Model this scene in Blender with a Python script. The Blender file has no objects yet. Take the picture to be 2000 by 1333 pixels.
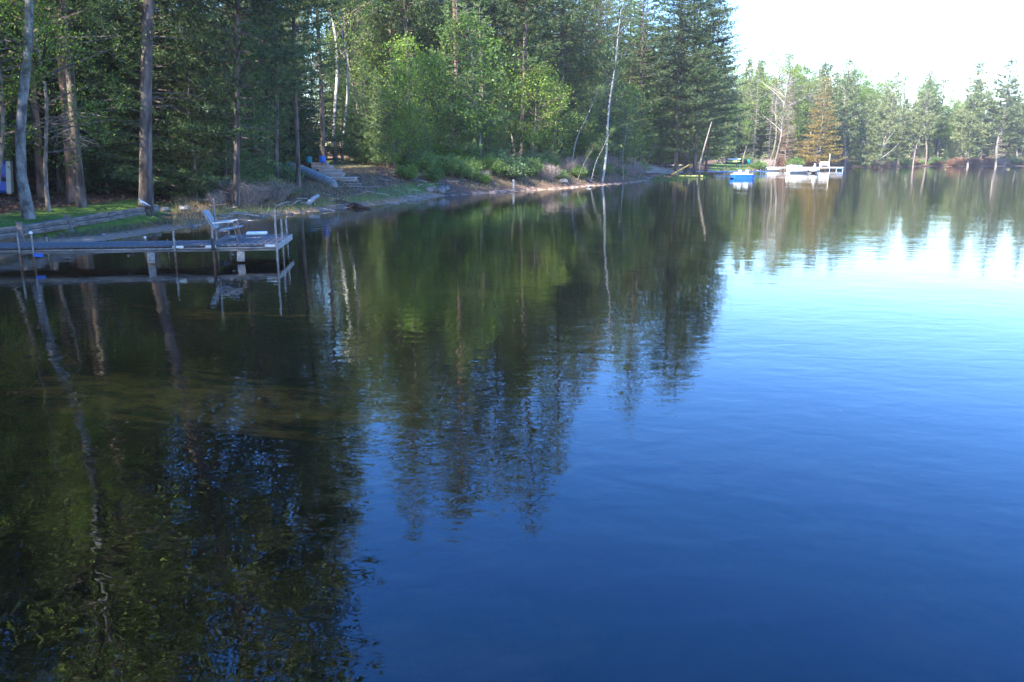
import bpy, math, random
import numpy as np
from mathutils import Vector, Matrix, Euler

R = math.radians
scene = bpy.context.scene
COL = scene.collection

# ------------------------------------------------------------------ camera, sky, sun, exposure
CAM_H = 2.4
PITCH = R(13.0)
FPX = 2000 * 28.0 / 36.0
cam = bpy.data.cameras.new("camera")
cam.lens = 28.0
cam.sensor_width = 36.0
cam.clip_start = 0.05
cam.clip_end = 4000.0
camo = bpy.data.objects.new("camera", cam)
camo.location = (0, 0, CAM_H)
camo.rotation_euler = (R(90) - PITCH, 0, 0)
COL.objects.link(camo)
scene.camera = camo

SUN_EL = R(47)
SUN_AZ = R(224)
world = bpy.data.worlds.new("World")
scene.world = world
world.use_nodes = True
wn = world.node_tree.nodes
wl = world.node_tree.links
sky = wn.new("ShaderNodeTexSky")
sky.sky_type = 'NISHITA'
sky.sun_disc = False
sky.sun_elevation = SUN_EL
sky.sun_rotation = SUN_AZ
sky.air_density = 1.15
sky.dust_density = 0.2
sky.ozone_density = 4.0
hs = wn.new("ShaderNodeHueSaturation")
hs.inputs['Saturation'].default_value = 1.36
hs.inputs['Hue'].default_value = 0.517
wl.new(sky.outputs[0], hs.inputs['Color'])
wl.new(hs.outputs[0], wn['Background'].inputs[0])
wn['Background'].inputs[1].default_value = 0.15

sl = bpy.data.lights.new("sun", 'SUN')
sl.energy = 5.0
sl.angle = R(0.5)
sl.color = (1.0, 0.93, 0.82)
so = bpy.data.objects.new("sun", sl)
_az = SUN_AZ
sdir = Vector((math.sin(_az) * math.cos(SUN_EL), math.cos(_az) * math.cos(SUN_EL), math.sin(SUN_EL)))
so.rotation_euler = sdir.to_track_quat('Z', 'Y').to_euler()
COL.objects.link(so)

scene.view_settings.view_transform = 'Standard'
scene.view_settings.look = 'None'
scene.view_settings.gamma = 1.0
scene.view_settings.exposure = 2.2
scene.view_settings.use_curve_mapping = False
scene.render.engine = 'CYCLES'
scene.cycles.max_bounces = 6
scene.cycles.diffuse_bounces = 3
scene.cycles.glossy_bounces = 3
scene.cycles.transparent_max_bounces = 8
scene.cycles.transmission_bounces = 3
scene.cycles.volume_bounces = 0
scene.cycles.caustics_reflective = False
scene.cycles.caustics_refractive = False
scene.cycles.sample_clamp_indirect = 6.0

rng = np.random.default_rng(7)
rnd = random.Random(11)

# ------------------------------------------------------------------ pixel helpers (photo is 2000 x 1333)
CP, SP = math.cos(PITCH), math.sin(PITCH)


def ray(px, py):
    u = (px - 1000.0) / FPX
    v = -(py - 666.5) / FPX
    return np.array([u, CP + v * SP, -SP + v * CP])


def gp(px, py, z=0.0):
    d = ray(px, py)
    t = (z - CAM_H) / d[2]
    return np.array([d[0] * t, d[1] * t, z])


def at_y(px, y, z=1.0):
    depth = y * CP + (CAM_H - z) * SP
    return np.array([(px - 1000.0) / FPX * depth, y, z])


def pxy(px, py, y):
    d = ray(px, py)
    t = y / d[1]
    return np.array([d[0] * t, y, CAM_H + d[2] * t])


# ------------------------------------------------------------------ tagging helpers
def tag(o, label=None, cat=None, group=None, kind=None):
    if label:
        o['label'] = label
    if cat:
        o['category'] = cat
    if group:
        o['group'] = group
    if kind:
        o['kind'] = kind
    return o


def empty(name, loc=(0, 0, 0), rot=(0, 0, 0), label=None, cat=None, group=None):
    o = bpy.data.objects.new(name, None)
    o.empty_display_size = 0.3
    o.location = loc
    o.rotation_euler = rot
    COL.objects.link(o)
    return tag(o, label, cat, group)


def link(name, me, parent=None):
    o = bpy.data.objects.new(name, me)
    COL.objects.link(o)
    if parent is not None:
        o.parent = parent
    return o


class MB:
    def __init__(s):
        s.v = []
        s.f = []

    def add(s, v, f, M=None):
        n = len(s.v)
        if M is not None:
            v = [tuple(M @ Vector(p)) for p in v]
        s.v += [tuple(p) for p in v]
        s.f += [tuple(i + n for i in q) for q in f]
        return s

    def box(s, c, d, rot=(0, 0, 0), bev=0.0):
        x, y, z = d[0] / 2, d[1] / 2, d[2] / 2
        M = Matrix.Translation(Vector(c)) @ Euler(rot).to_matrix().to_4x4()
        if bev <= 0:
            v = [(-x, -y, -z), (x, -y, -z), (x, y, -z), (-x, y, -z), (-x, -y, z), (x, -y, z), (x, y, z), (-x, y, z)]
            f = [(0, 3, 2, 1), (4, 5, 6, 7), (0, 1, 5, 4), (1, 2, 6, 5), (2, 3, 7, 6), (3, 0, 4, 7)]
        else:
            b = bev
            v = []
            for (X, Y, Z) in ((x - b, y - b, -z), (x, y, -z + b), (x, y, z - b), (x - b, y - b, z)):
                v += [(-X, -Y, Z), (X, -Y, Z), (X, Y, Z), (-X, Y, Z)]
            f = [(3, 2, 1, 0), (12, 13, 14, 15)]
            for k in range(3):
                for i in range(4):
                    j = (i + 1) % 4
                    f.append((4 * k + i, 4 * k + j, 4 * k + 4 + j, 4 * k + 4 + i))
        return s.add(v, f, M)

    def tube(s, pts, rad, n=8, cap=True):
        pts = [Vector(p) for p in pts]
        if not hasattr(rad, '__len__'):
            rad = [rad] * len(pts)
        v = []
        f = []
        prev = None
        for i, p in enumerate(pts):
            a = pts[max(i - 1, 0)]
            b = pts[min(i + 1, len(pts) - 1)]
            t = (b - a)
            t = t.normalized() if t.length > 1e-9 else Vector((0, 0, 1))
            if prev is None:
                ref = Vector((1, 0, 0)) if abs(t.x) < 0.8 else Vector((0, 1, 0))
                nx = t.cross(ref).normalized()
            else:
                nx = (prev - t * prev.dot(t)).normalized()
            prev = nx
            ny = t.cross(nx)
            for k in range(n):
                a_ = 2 * math.pi * k / n
                v.append(p + (nx * math.cos(a_) + ny * math.sin(a_)) * rad[i])
        for i in range(len(pts) - 1):
            for k in range(n):
                k2 = (k + 1) % n
                f.append((i * n + k, i * n + k2, (i + 1) * n + k2, (i + 1) * n + k))
        if cap:
            f.append(tuple(range(n - 1, -1, -1)))
            f.append(tuple((len(pts) - 1) * n + k for k in range(n)))
        return s.add(v, f)

    def lathe(s, prof, n=16, M=None):
        v = []
        f = []
        for (r, z) in prof:
            for k in range(n):
                a = 2 * math.pi * k / n
                v.append((r * math.cos(a), r * math.sin(a), z))
        for i in range(len(prof) - 1):
            for k in range(n):
                k2 = (k + 1) % n
                f.append((i * n + k, i * n + k2, (i + 1) * n + k2, (i + 1) * n + k))
        f.append(tuple(range(n - 1, -1, -1)))
        f.append(tuple((len(prof) - 1) * n + k for k in range(n)))
        return s.add(v, f, M)

    def loft(s, rings, M=None, cap=True):
        n = len(rings[0])
        v = [p for r_ in rings for p in r_]
        f = []
        for i in range(len(rings) - 1):
            for k in range(n):
                k2 = (k + 1) % n
                f.append((i * n + k, i * n + k2, (i + 1) * n + k2, (i + 1) * n + k))
        if cap:
            f.append(tuple(range(n - 1, -1, -1)))
            f.append(tuple((len(rings) - 1) * n + k for k in range(n)))
        return s.add(v, f, M)

    def mesh(s, name, mat=None, smooth=False):
        me = bpy.data.meshes.new(name)
        me.from_pydata(s.v, [], s.f)
        me.update()
        if smooth:
            me.polygons.foreach_set('use_smooth', [True] * len(me.polygons))
        if mat is not None:
            me.materials.append(mat)
        return me

    def build(s, name, mat, parent=None, smooth=False):
        return link(name, s.mesh(name, mat, smooth), parent)


def soup(name, V, mat, shade=None, sides=3):
    """V: (n*sides,3) vertices of separate faces"""
    me = bpy.data.meshes.new(name)
    nv = len(V)
    nf = nv // sides
    me.vertices.add(nv)
    me.vertices.foreach_set('co', np.ascontiguousarray(V, dtype=np.float32).ravel())
    me.loops.add(nv)
    me.loops.foreach_set('vertex_index', np.arange(nv, dtype=np.int32))
    me.polygons.add(nf)
    me.polygons.foreach_set('loop_start', (np.arange(nf) * sides).astype(np.int32))
    me.update(calc_edges=True)
    if shade is not None:
        a = me.attributes.new('tone', 'FLOAT', 'POINT')
        a.data.foreach_set('value', np.ascontiguousarray(shade, dtype=np.float32))
    me.materials.append(mat)
    return me


# ------------------------------------------------------------------ materials
def new_mat(name):
    m = bpy.data.materials.new(name)
    m.use_nodes = True
    nt = m.node_tree
    nt.nodes.clear()
    out = nt.nodes.new('ShaderNodeOutputMaterial')
    return m, nt, out


def ramp(nt, stops):
    r = nt.nodes.new('ShaderNodeValToRGB')
    e = r.color_ramp.elements
    while len(e) > len(stops):
        e.remove(e[-1])
    while len(e) < len(stops):
        e.new(0.5)
    for i, (p, c) in enumerate(stops):
        e[i].position = p
        e[i].color = (*c, 1)
    return r


def noise(nt, scale, detail=4, rough=0.55, coord=None, vscale=None):
    n = nt.nodes.new('ShaderNodeTexNoise')
    n.inputs['Scale'].default_value = scale
    n.inputs['Detail'].default_value = detail
    n.inputs['Roughness'].default_value = rough
    tc = nt.nodes.new('ShaderNodeTexCoord')
    src = tc.outputs[coord or 'Object']
    if vscale:
        mp = nt.nodes.new('ShaderNodeMapping')
        mp.inputs['Scale'].default_value = vscale
        nt.links.new(src, mp.inputs['Vector'])
        src = mp.outputs[0]
    nt.links.new(src, n.inputs['Vector'])
    return n


def surf(name, c1, c2, scale=6, rough=0.8, bump=0.3, vscale=None, metal=0.0, detail=5, contrast=(0.35, 0.65), bdist=0.01, spec=0.3):
    m, nt, out = new_mat(name)
    p = nt.nodes.new('ShaderNodeBsdfPrincipled')
    n = noise(nt, scale, detail, 0.6, vscale=vscale)
    r = ramp(nt, [(contrast[0], c1), (contrast[1], c2)])
    nt.links.new(n.outputs[0], r.inputs[0])
    nt.links.new(r.outputs[0], p.inputs['Base Color'])
    p.inputs['Roughness'].default_value = rough
    p.inputs['Metallic'].default_value = metal
    p.inputs['Specular IOR Level'].default_value = spec
    if bump:
        b = nt.nodes.new('ShaderNodeBump')
        b.inputs['Strength'].default_value = bump
        b.inputs['Distance'].default_value = bdist
        nt.links.new(n.outputs[0], b.inputs['Height'])
        nt.links.new(b.outputs[0], p.inputs['Normal'])
    nt.links.new(p.outputs[0], out.inputs[0])
    return m


def leaf_mat(name, stops, trans=0.45, sat_rand=0.0):
    """foliage colour from the per-leaf tone and a per-tree random"""
    m, nt, out = new_mat(name)
    at = nt.nodes.new('ShaderNodeAttribute')
    at.attribute_name = 'tone'
    oi = nt.nodes.new('ShaderNodeObjectInfo')
    mx = nt.nodes.new('ShaderNodeMath')
    mx.operation = 'MULTIPLY_ADD'
    nt.links.new(oi.outputs['Random'], mx.inputs[0])
    mx.inputs[1].default_value = 0.45
    mx.inputs[2].default_value = -0.22
    ad = nt.nodes.new('ShaderNodeMath')
    ad.operation = 'ADD'
    nt.links.new(at.outputs['Fac'], ad.inputs[0])
    nt.links.new(mx.outputs[0], ad.inputs[1])
    r = ramp(nt, stops)
    nt.links.new(ad.outputs[0], r.inputs[0])
    d = nt.nodes.new('ShaderNodeBsdfDiffuse')
    t = nt.nodes.new('ShaderNodeBsdfTranslucent')
    nt.links.new(r.outputs[0], d.inputs[0])
    hsn = nt.nodes.new('ShaderNodeHueSaturation')
    hsn.inputs['Value'].default_value = 1.25
    hsn.inputs['Hue'].default_value = 0.488
    nt.links.new(r.outputs[0], hsn.inputs['Color'])
    nt.links.new(hsn.outputs[0], t.inputs[0])
    mix = nt.nodes.new('ShaderNodeMixShader')
    mix.inputs[0].default_value = trans
    nt.links.new(d.outputs[0], mix.inputs[1])
    nt.links.new(t.outputs[0], mix.inputs[2])
    g = nt.nodes.new('ShaderNodeBsdfGlossy')
    g.inputs['Roughness'].default_value = 0.45
    g.inputs[0].default_value = (0.8, 0.85, 0.9, 1)
    mix2 = nt.nodes.new('ShaderNodeMixShader')
    mix2.inputs[0].default_value = 0.02
    nt.links.new(mix.outputs[0], mix2.inputs[1])
    nt.links.new(g.outputs[0], mix2.inputs[2])
    nt.links.new(mix2.outputs[0], out.inputs[0])
    return m


M = {}
M['bark_pine'] = surf('bark_pine', (0.05, 0.038, 0.034), (0.19, 0.15, 0.13), 5, 0.95, 0.9, (1, 1, 0.18), bdist=0.04, contrast=(0.4, 0.62))
M['bark_red'] = surf('bark_red', (0.10, 0.055, 0.04), (0.34, 0.20, 0.15), 5, 0.95, 0.8, (1, 1, 0.25), bdist=0.03, contrast=(0.35, 0.65))
M['bark_lichen'] = surf('bark_lichen', (0.07, 0.067, 0.064), (0.23, 0.23, 0.217), 7, 0.95, 0.6, (1, 1, 0.5), bdist=0.02, contrast=(0.38, 0.6))
M['bark_grey'] = surf('bark_grey', (0.10, 0.085, 0.075), (0.30, 0.26, 0.23), 6, 0.95, 0.5, (1, 1, 0.3), bdist=0.02)
M['bark_birch'] = surf('bark_birch', (0.06, 0.05, 0.045), (0.36, 0.355, 0.335), 5, 0.75, 0.3, (1, 1, 2.2), contrast=(0.36, 0.42), bdist=0.01)
M['twig'] = surf('twig', (0.05, 0.038, 0.032), (0.14, 0.11, 0.095), 8, 0.95, 0.0)
M['twig_pale'] = surf('twig_pale', (0.22, 0.18, 0.16), (0.46, 0.40, 0.37), 8, 0.95, 0.0)
M['leaf_pine'] = leaf_mat('leaf_pine', [(0.0, (0.028, 0.058, 0.026)), (0.5, (0.085, 0.145, 0.052)), (1.0, (0.24, 0.29, 0.09))], 0.3)
M['leaf_red'] = leaf_mat('leaf_red', [(0.0, (0.05, 0.08, 0.03)), (0.5, (0.13, 0.17, 0.055)), (1.0, (0.28, 0.28, 0.10))], 0.3)
M['leaf_young'] = leaf_mat('leaf_young', [(0.0, (0.055, 0.11, 0.05)), (0.5, (0.13, 0.23, 0.08)), (1.0, (0.28, 0.38, 0.12))], 0.35)
M['leaf_maple'] = leaf_mat('leaf_maple', [(0.0, (0.057, 0.138, 0.021)), (0.5, (0.149, 0.276, 0.034)), (1.0, (0.345, 0.437, 0.069))], 0.5)
M['leaf_birch'] = leaf_mat('leaf_birch', [(0.0, (0.072, 0.156, 0.036)), (0.5, (0.156, 0.276, 0.060)), (1.0, (0.288, 0.396, 0.108))], 0.5)
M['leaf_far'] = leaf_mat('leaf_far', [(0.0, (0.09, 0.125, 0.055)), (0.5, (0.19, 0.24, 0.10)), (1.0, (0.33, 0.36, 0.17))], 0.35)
M['leaf_gold'] = leaf_mat('leaf_gold', [(0.0, (0.20, 0.18, 0.05)), (0.5, (0.42, 0.30, 0.075)), (1.0, (0.58, 0.38, 0.12))], 0.45)
M['leaf_sparse'] = leaf_mat('leaf_sparse', [(0.0, (0.09, 0.10, 0.05)), (0.5, (0.17, 0.18, 0.08)), (1.0, (0.28, 0.27, 0.13))], 0.4)
M['leaf_rust'] = leaf_mat('leaf_rust', [(0.0, (0.17, 0.10, 0.06)), (0.5, (0.28, 0.18, 0.11)), (1.0, (0.38, 0.26, 0.17))], 0.4)
M['grass'] = leaf_mat('grass', [(0.0, (0.05, 0.10, 0.022)), (0.5, (0.10, 0.19, 0.035)), (1.0, (0.30, 0.29, 0.10))], 0.4)
M['dry_grass'] = leaf_mat('dry_grass', [(0.0, (0.09, 0.11, 0.04)), (0.5, (0.24, 0.20, 0.10)), (1.0, (0.42, 0.34, 0.20))], 0.4)
M['litter'] = leaf_mat('litter', [(0.0, (0.10, 0.05, 0.03)), (0.5, (0.24, 0.12, 0.07)), (1.0, (0.50, 0.30, 0.18))], 0.2)
M['timber'] = surf('timber', (0.07, 0.062, 0.057), (0.23, 0.205, 0.185), 4, 0.9, 0.5, (0.5, 4, 4))
M['deck'] = surf('deck', (0.06, 0.056, 0.053), (0.20, 0.187, 0.177), 5, 0.85, 0.4, (3, 0.6, 3))
M['galv'] = surf('galv', (0.12, 0.122, 0.125), (0.24, 0.245, 0.25), 12, 0.45, 0.1, metal=0.5)
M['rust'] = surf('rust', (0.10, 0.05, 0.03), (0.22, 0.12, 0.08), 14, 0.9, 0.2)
M['black'] = surf('black', (0.02, 0.02, 0.022), (0.04, 0.04, 0.045), 10, 0.6, 0.1)
M['white'] = surf('white', (0.74, 0.74, 0.73), (0.82, 0.82, 0.81), 9, 0.45, 0.05)
M['cream'] = surf('cream', (0.55, 0.55, 0.48), (0.68, 0.67, 0.60), 5, 0.5, 0.05)
M['blue'] = surf('blue', (0.03, 0.10, 0.55), (0.05, 0.15, 0.65), 4, 0.35, 0.03)
M['azure'] = surf('azure', (0.01, 0.10, 0.42), (0.015, 0.13, 0.50), 4, 0.4, 0.03)
M['paleblue'] = surf('paleblue', (0.30, 0.42, 0.60), (0.40, 0.52, 0.68), 6, 0.5, 0.05)
M['purple'] = surf('purple', (0.16, 0.05, 0.28), (0.20, 0.07, 0.34), 6, 0.5, 0.03)
M['teal'] = surf('teal', (0.01, 0.22, 0.28), (0.015, 0.27, 0.33), 6, 0.5, 0.03)
M['red'] = surf('red', (0.50, 0.03, 0.02), (0.62, 0.05, 0.03), 6, 0.6, 0.03)
M['brownred'] = surf('brownred', (0.20, 0.07, 0.045), (0.30, 0.11, 0.07), 6, 0.8, 0.1)
M['yellow'] = surf('yellow', (0.36, 0.27, 0.07), (0.50, 0.38, 0.10), 6, 0.6, 0.05)
M['limeyellow'] = surf('limeyellow', (0.50, 0.55, 0.15), (0.62, 0.66, 0.20), 6, 0.6, 0.05)
M['alu'] = surf('alu', (0.32, 0.35, 0.37), (0.48, 0.51, 0.53), 5, 0.38, 0.1, metal=0.45)
M['dull_alu'] = surf('dull_alu', (0.20, 0.20, 0.19), (0.40, 0.39, 0.37), 3, 0.6, 0.2, metal=0.1)
M['rock'] = surf('rock', (0.09, 0.085, 0.08), (0.26, 0.25, 0.24), 3, 0.9, 0.6, bdist=0.03)
M['log'] = surf('log', (0.03, 0.025, 0.022), (0.09, 0.075, 0.065), 4, 0.9, 0.6, (0.4, 3, 3), bdist=0.02)
M['webbing'] = surf('webbing', (0.26, 0.28, 0.28), (0.36, 0.38, 0.38), 20, 0.7, 0.1)
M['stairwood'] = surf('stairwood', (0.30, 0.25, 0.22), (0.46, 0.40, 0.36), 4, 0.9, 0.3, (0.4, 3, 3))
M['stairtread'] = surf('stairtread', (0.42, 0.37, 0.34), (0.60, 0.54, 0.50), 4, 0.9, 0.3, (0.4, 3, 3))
M['tanwood'] = surf('tanwood', (0.42, 0.25, 0.14), (0.56, 0.35, 0.20), 4, 0.9, 0.3, (0.4, 3, 3))
M['orange'] = surf('orange', (0.7, 0.25, 0.03), (0.75, 0.3, 0.04), 6, 0.6, 0.0)
M['gull_grey'] = surf('gull_grey', (0.35, 0.37, 0.40), (0.42, 0.44, 0.47), 6, 0.7, 0.0)

# ------------------------------------------------------------------ terrain
shore_px = [(-420, 545), (-200, 512), (0, 497), (100, 484), (180, 474), (245, 466), (310, 455), (400, 441), (430, 433), (520, 424), (600, 416),
            (700, 405), (760, 398), (860, 384), (1000, 375), (1100, 369), (1200, 360), (1270, 354), (1320, 349.5), (1345, 347), (1400, 343),
            (1425, 338.5), (1470, 335), (1530, 332), (1600, 330), (1650, 327.5), (1700, 326.5), (1850, 325.5), (2000, 325), (2250, 324.5)]
SH = [gp(a, b)[:2] for a, b in shore_px]
SH = [np.array(p) for p in ([(-50, -60), (-31, -20), (-19, 0.5), (-15.3, 10.5)] + SH + [(330, 190), (360, 60), (330, -90)])]
POLY = np.array(SH)


def inside_lake(x, y):
    c = np.zeros(x.shape, bool)
    n = len(POLY)
    j = n - 1
    for i in range(n):
        xi, yi = POLY[i]
        xj, yj = POLY[j]
        hit = ((yi > y) != (yj > y)) & (x < (xj - xi) * (y - yi) / (yj - yi + 1e-12) + xi)
        c ^= hit
        j = i
    return c


def shore_dist(x, y):
    best = np.full(x.shape, 1e9)
    for i in range(len(POLY) - 1):
        a = POLY[i]
        b = POLY[i + 1]
        e = b - a
        L = e @ e
        t = np.clip(((x - a[0]) * e[0] + (y - a[1]) * e[1]) / L, 0, 1)
        d = np.hypot(x - a[0] - t * e[0], y - a[1] - t * e[1])
        best = np.minimum(best, d)
    return np.where(inside_lake(x, y), -best, best)


def sm(t):
    t = np.clip(t, 0, 1)
    return t * t * (3 - 2 * t)


# timber wall line (front face, plan)
wall_px = [(-260, 505), (-60, 476), (45, 461), (140, 444), (215, 431), (288, 419)]
WALL_Z = 0.34
WALL = [gp(a, b, WALL_Z)[:2] for a, b in wall_px]
WR = np.array([math.hypot(*p) for p in WALL])
WA = np.array([math.atan2(p[0], p[1]) for p in WALL])


def lump(x, y):
    return (np.sin(x * 0.31 + 1.3) * np.cos(y * 0.27 + 0.4) * 0.5 + np.sin(x * 0.83 + y * 0.55) * 0.25 + np.sin(x * 1.9 - y * 1.4 + 2) * 0.12
            + np.sin(x * 4.1 + y * 3.3) * 0.06)


def pxa(x, y):
    yy = np.maximum(y, 1.0)
    return np.clip(1000 + FPX * x / (yy * CP + 0.3), -3000, 4000)


def height(x, y):
    x = np.asarray(x, float)
    y = np.asarray(y, float)
    s = shore_dist(x, y)
    px = pxa(x, y)
    H = np.interp(px, [-500, 0, 300, 550, 650, 800, 1200, 1300, 1450, 1700, 2000], [0.34, 0.34, 0.5, 1.0, 1.75, 1.7, 1.6, 1.3, 0.7, 0.6, 0.6])
    W = np.interp(px, [-500, 0, 300, 550, 650, 800, 1200, 1300, 1450, 1700, 2000], [3.0, 3.0, 5, 8, 9, 5, 4.5, 14, 14, 8, 8])
    SL = np.interp(px, [-500, 0, 300, 650, 900, 1200, 1450, 2000], [0.055, 0.05, 0.045, 0.035, 0.03, 0.02, 0.012, 0.012])
    ss = np.maximum(s, 0)
    z = H * sm(ss / W) ** 0.8 + SL * np.clip(ss - W, 0, 90)
    az = np.arctan2(x, y)
    rw = np.interp(az, WA, WR)
    r = np.hypot(x, y)
    m = sm((WA[-1] + 0.02 - az) / 0.04) * sm((az - WA[0] + 0.3) / 0.1)
    z = z + 0.2 * m * sm((r - rw - 0.02) / 0.3) * (s > 0)
    z = z + lump(x, y) * np.clip(ss / 6, 0, 1) * (0.16 - 0.11 * m)
    dmax = np.interp(px, [0, 700, 1100], [1.1, 1.3, 3.5])
    bed = -np.minimum(0.07 * np.abs(s) + 0.02, dmax) + lump(x * 1.5, y * 1.5) * 0.07 * np.clip(-s / 4, 0, 1)
    return np.where(s > 0, z, bed)


def hz(x, y):
    return float(height(np.array([x]), np.array([y]))[0])


def hit(px, py, dmin=3.0, dmax=500.0):
    d = ray(px, py)
    t = np.exp(np.linspace(math.log(dmin), math.log(dmax), 1500))
    X = d[0] * t
    Y = d[1] * t
    Z = CAM_H + d[2] * t
    h = height(X, Y)
    h = np.maximum(h, 0.0)
    k = np.where(Z < h)[0]
    if len(k) == 0:
        return None
    k = k[0]
    return Vector((X[k], Y[k], h[k]))


def ground_at(px, y):
    p = at_y(px, y, 1.0)
    z = hz(p[0], p[1])
    p = at_y(px, y, z)
    return Vector((p[0], p[1], z))


NA, NR = 620, 330
az = np.linspace(R(-118), R(118), NA)
rr = np.concatenate([[0.4], np.exp(np.linspace(math.log(1.5), math.log(420), NR - 6)), [450, 480, 520, 560, 600]])
AZ, RR = np.meshgrid(az, rr, indexing='ij')
GX = np.sin(AZ) * RR
GY = np.cos(AZ) * RR
GZ = height(GX.ravel(), GY.ravel()).reshape(GX.shape)
S = shore_dist(GX.ravel(), GY.ravel()).reshape(GX.shape)
PXG = pxa(GX, GY)
V = np.stack([GX, GY, GZ], -1).reshape(-1, 3)
idx = np.arange(NA * rr.size).reshape(NA, rr.size)
F = np.stack([idx[:-1, :-1], idx[:-1, 1:], idx[1:, 1:], idx[1:, :-1]], -1).reshape(-1, 4)[:, ::-1]
me = bpy.data.meshes.new('ground')
me.vertices.add(len(V))
me.vertices.foreach_set('co', V.astype(np.float32).ravel())
me.loops.add(F.size)
me.loops.foreach_set('vertex_index', np.ascontiguousarray(F, dtype=np.int32).ravel())
me.polygons.add(len(F))
me.polygons.foreach_set('loop_start', (np.arange(len(F)) * 4).astype(np.int32))
me.polygons.foreach_set('use_smooth', np.ones(len(F), bool))
me.update(calc_edges=True)
wallr = np.interp(AZ, WA, WR)
rad = RR
lawn = sm((R(-13.5) * 1.0 - AZ + 0.02) / 0.06) * sm((rad - wallr + 0.1) / 0.3) * sm((wallr + 7.0 + 0.8 * np.sin(GX * 1.3) - rad) / 1.5)
lawn = lawn * (AZ < R(-23) + 0.02 * np.sin(GY))
# grass strip on the beach in front of the wall and along the margin
strip = sm((S - 1.1) / 1.0) * sm((wallr + 0.3 - rad) / 0.3) * (AZ < R(-20))
strip2 = sm((S - 0.2) / 0.4) * sm((3.2 - S) / 1.5) * ((PXG > 400) & (PXG < 860)) * 0.9
clearing = np.exp(-((PXG - 680) / 60) ** 2) * sm((GY - 53) / 2) * sm((74 - GY) / 3)
farlawn = ((PXG > 1390) & (PXG < 1500)) * sm((S - 1) / 2) * sm((22 - S) / 4)
lawn = np.clip(lawn + 0.8 * strip + 0.7 * strip2 + clearing + farlawn, 0, 1)
sand = sm((1.6 - S) / 1.2) * (S > -0.3) * 1.0
sandpatch = sm((PXG - 1235) / 15) * sm((1350 - PXG) / 25) * sm((S - 3.0) / 2.5) * sm((30 - S) / 6)
sand = np.clip(np.maximum(sand * 0.8, sandpatch), 0, 1)
sand = np.where(S < 0, 1.0, sand)
deep = np.clip(-GZ / 1.0, 0, 1)
shoal = np.clip(np.exp(-(((GX + 4.0 + 0.25 * (GY - 10)) / 3.0) ** 2 + ((GY - 10.3) / 1.5) ** 2)) * 1.05 + 0.62 * np.exp(-((GY - 15.6) / 1.3) ** 2 - ((GX + 6) / 4) ** 2), 0, 1)
sand = np.where((PXG > 860) & (PXG < 1240) & (S > 0), sand * 0.45, sand)
for nm, arr in (('lawn', lawn), ('sand', sand), ('deep', deep), ('bright', sandpatch), ('shoal', shoal)):
    a = me.attributes.new(nm, 'FLOAT', 'POINT')
    a.data.foreach_set('value', arr.ravel().astype(np.float32))


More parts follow.
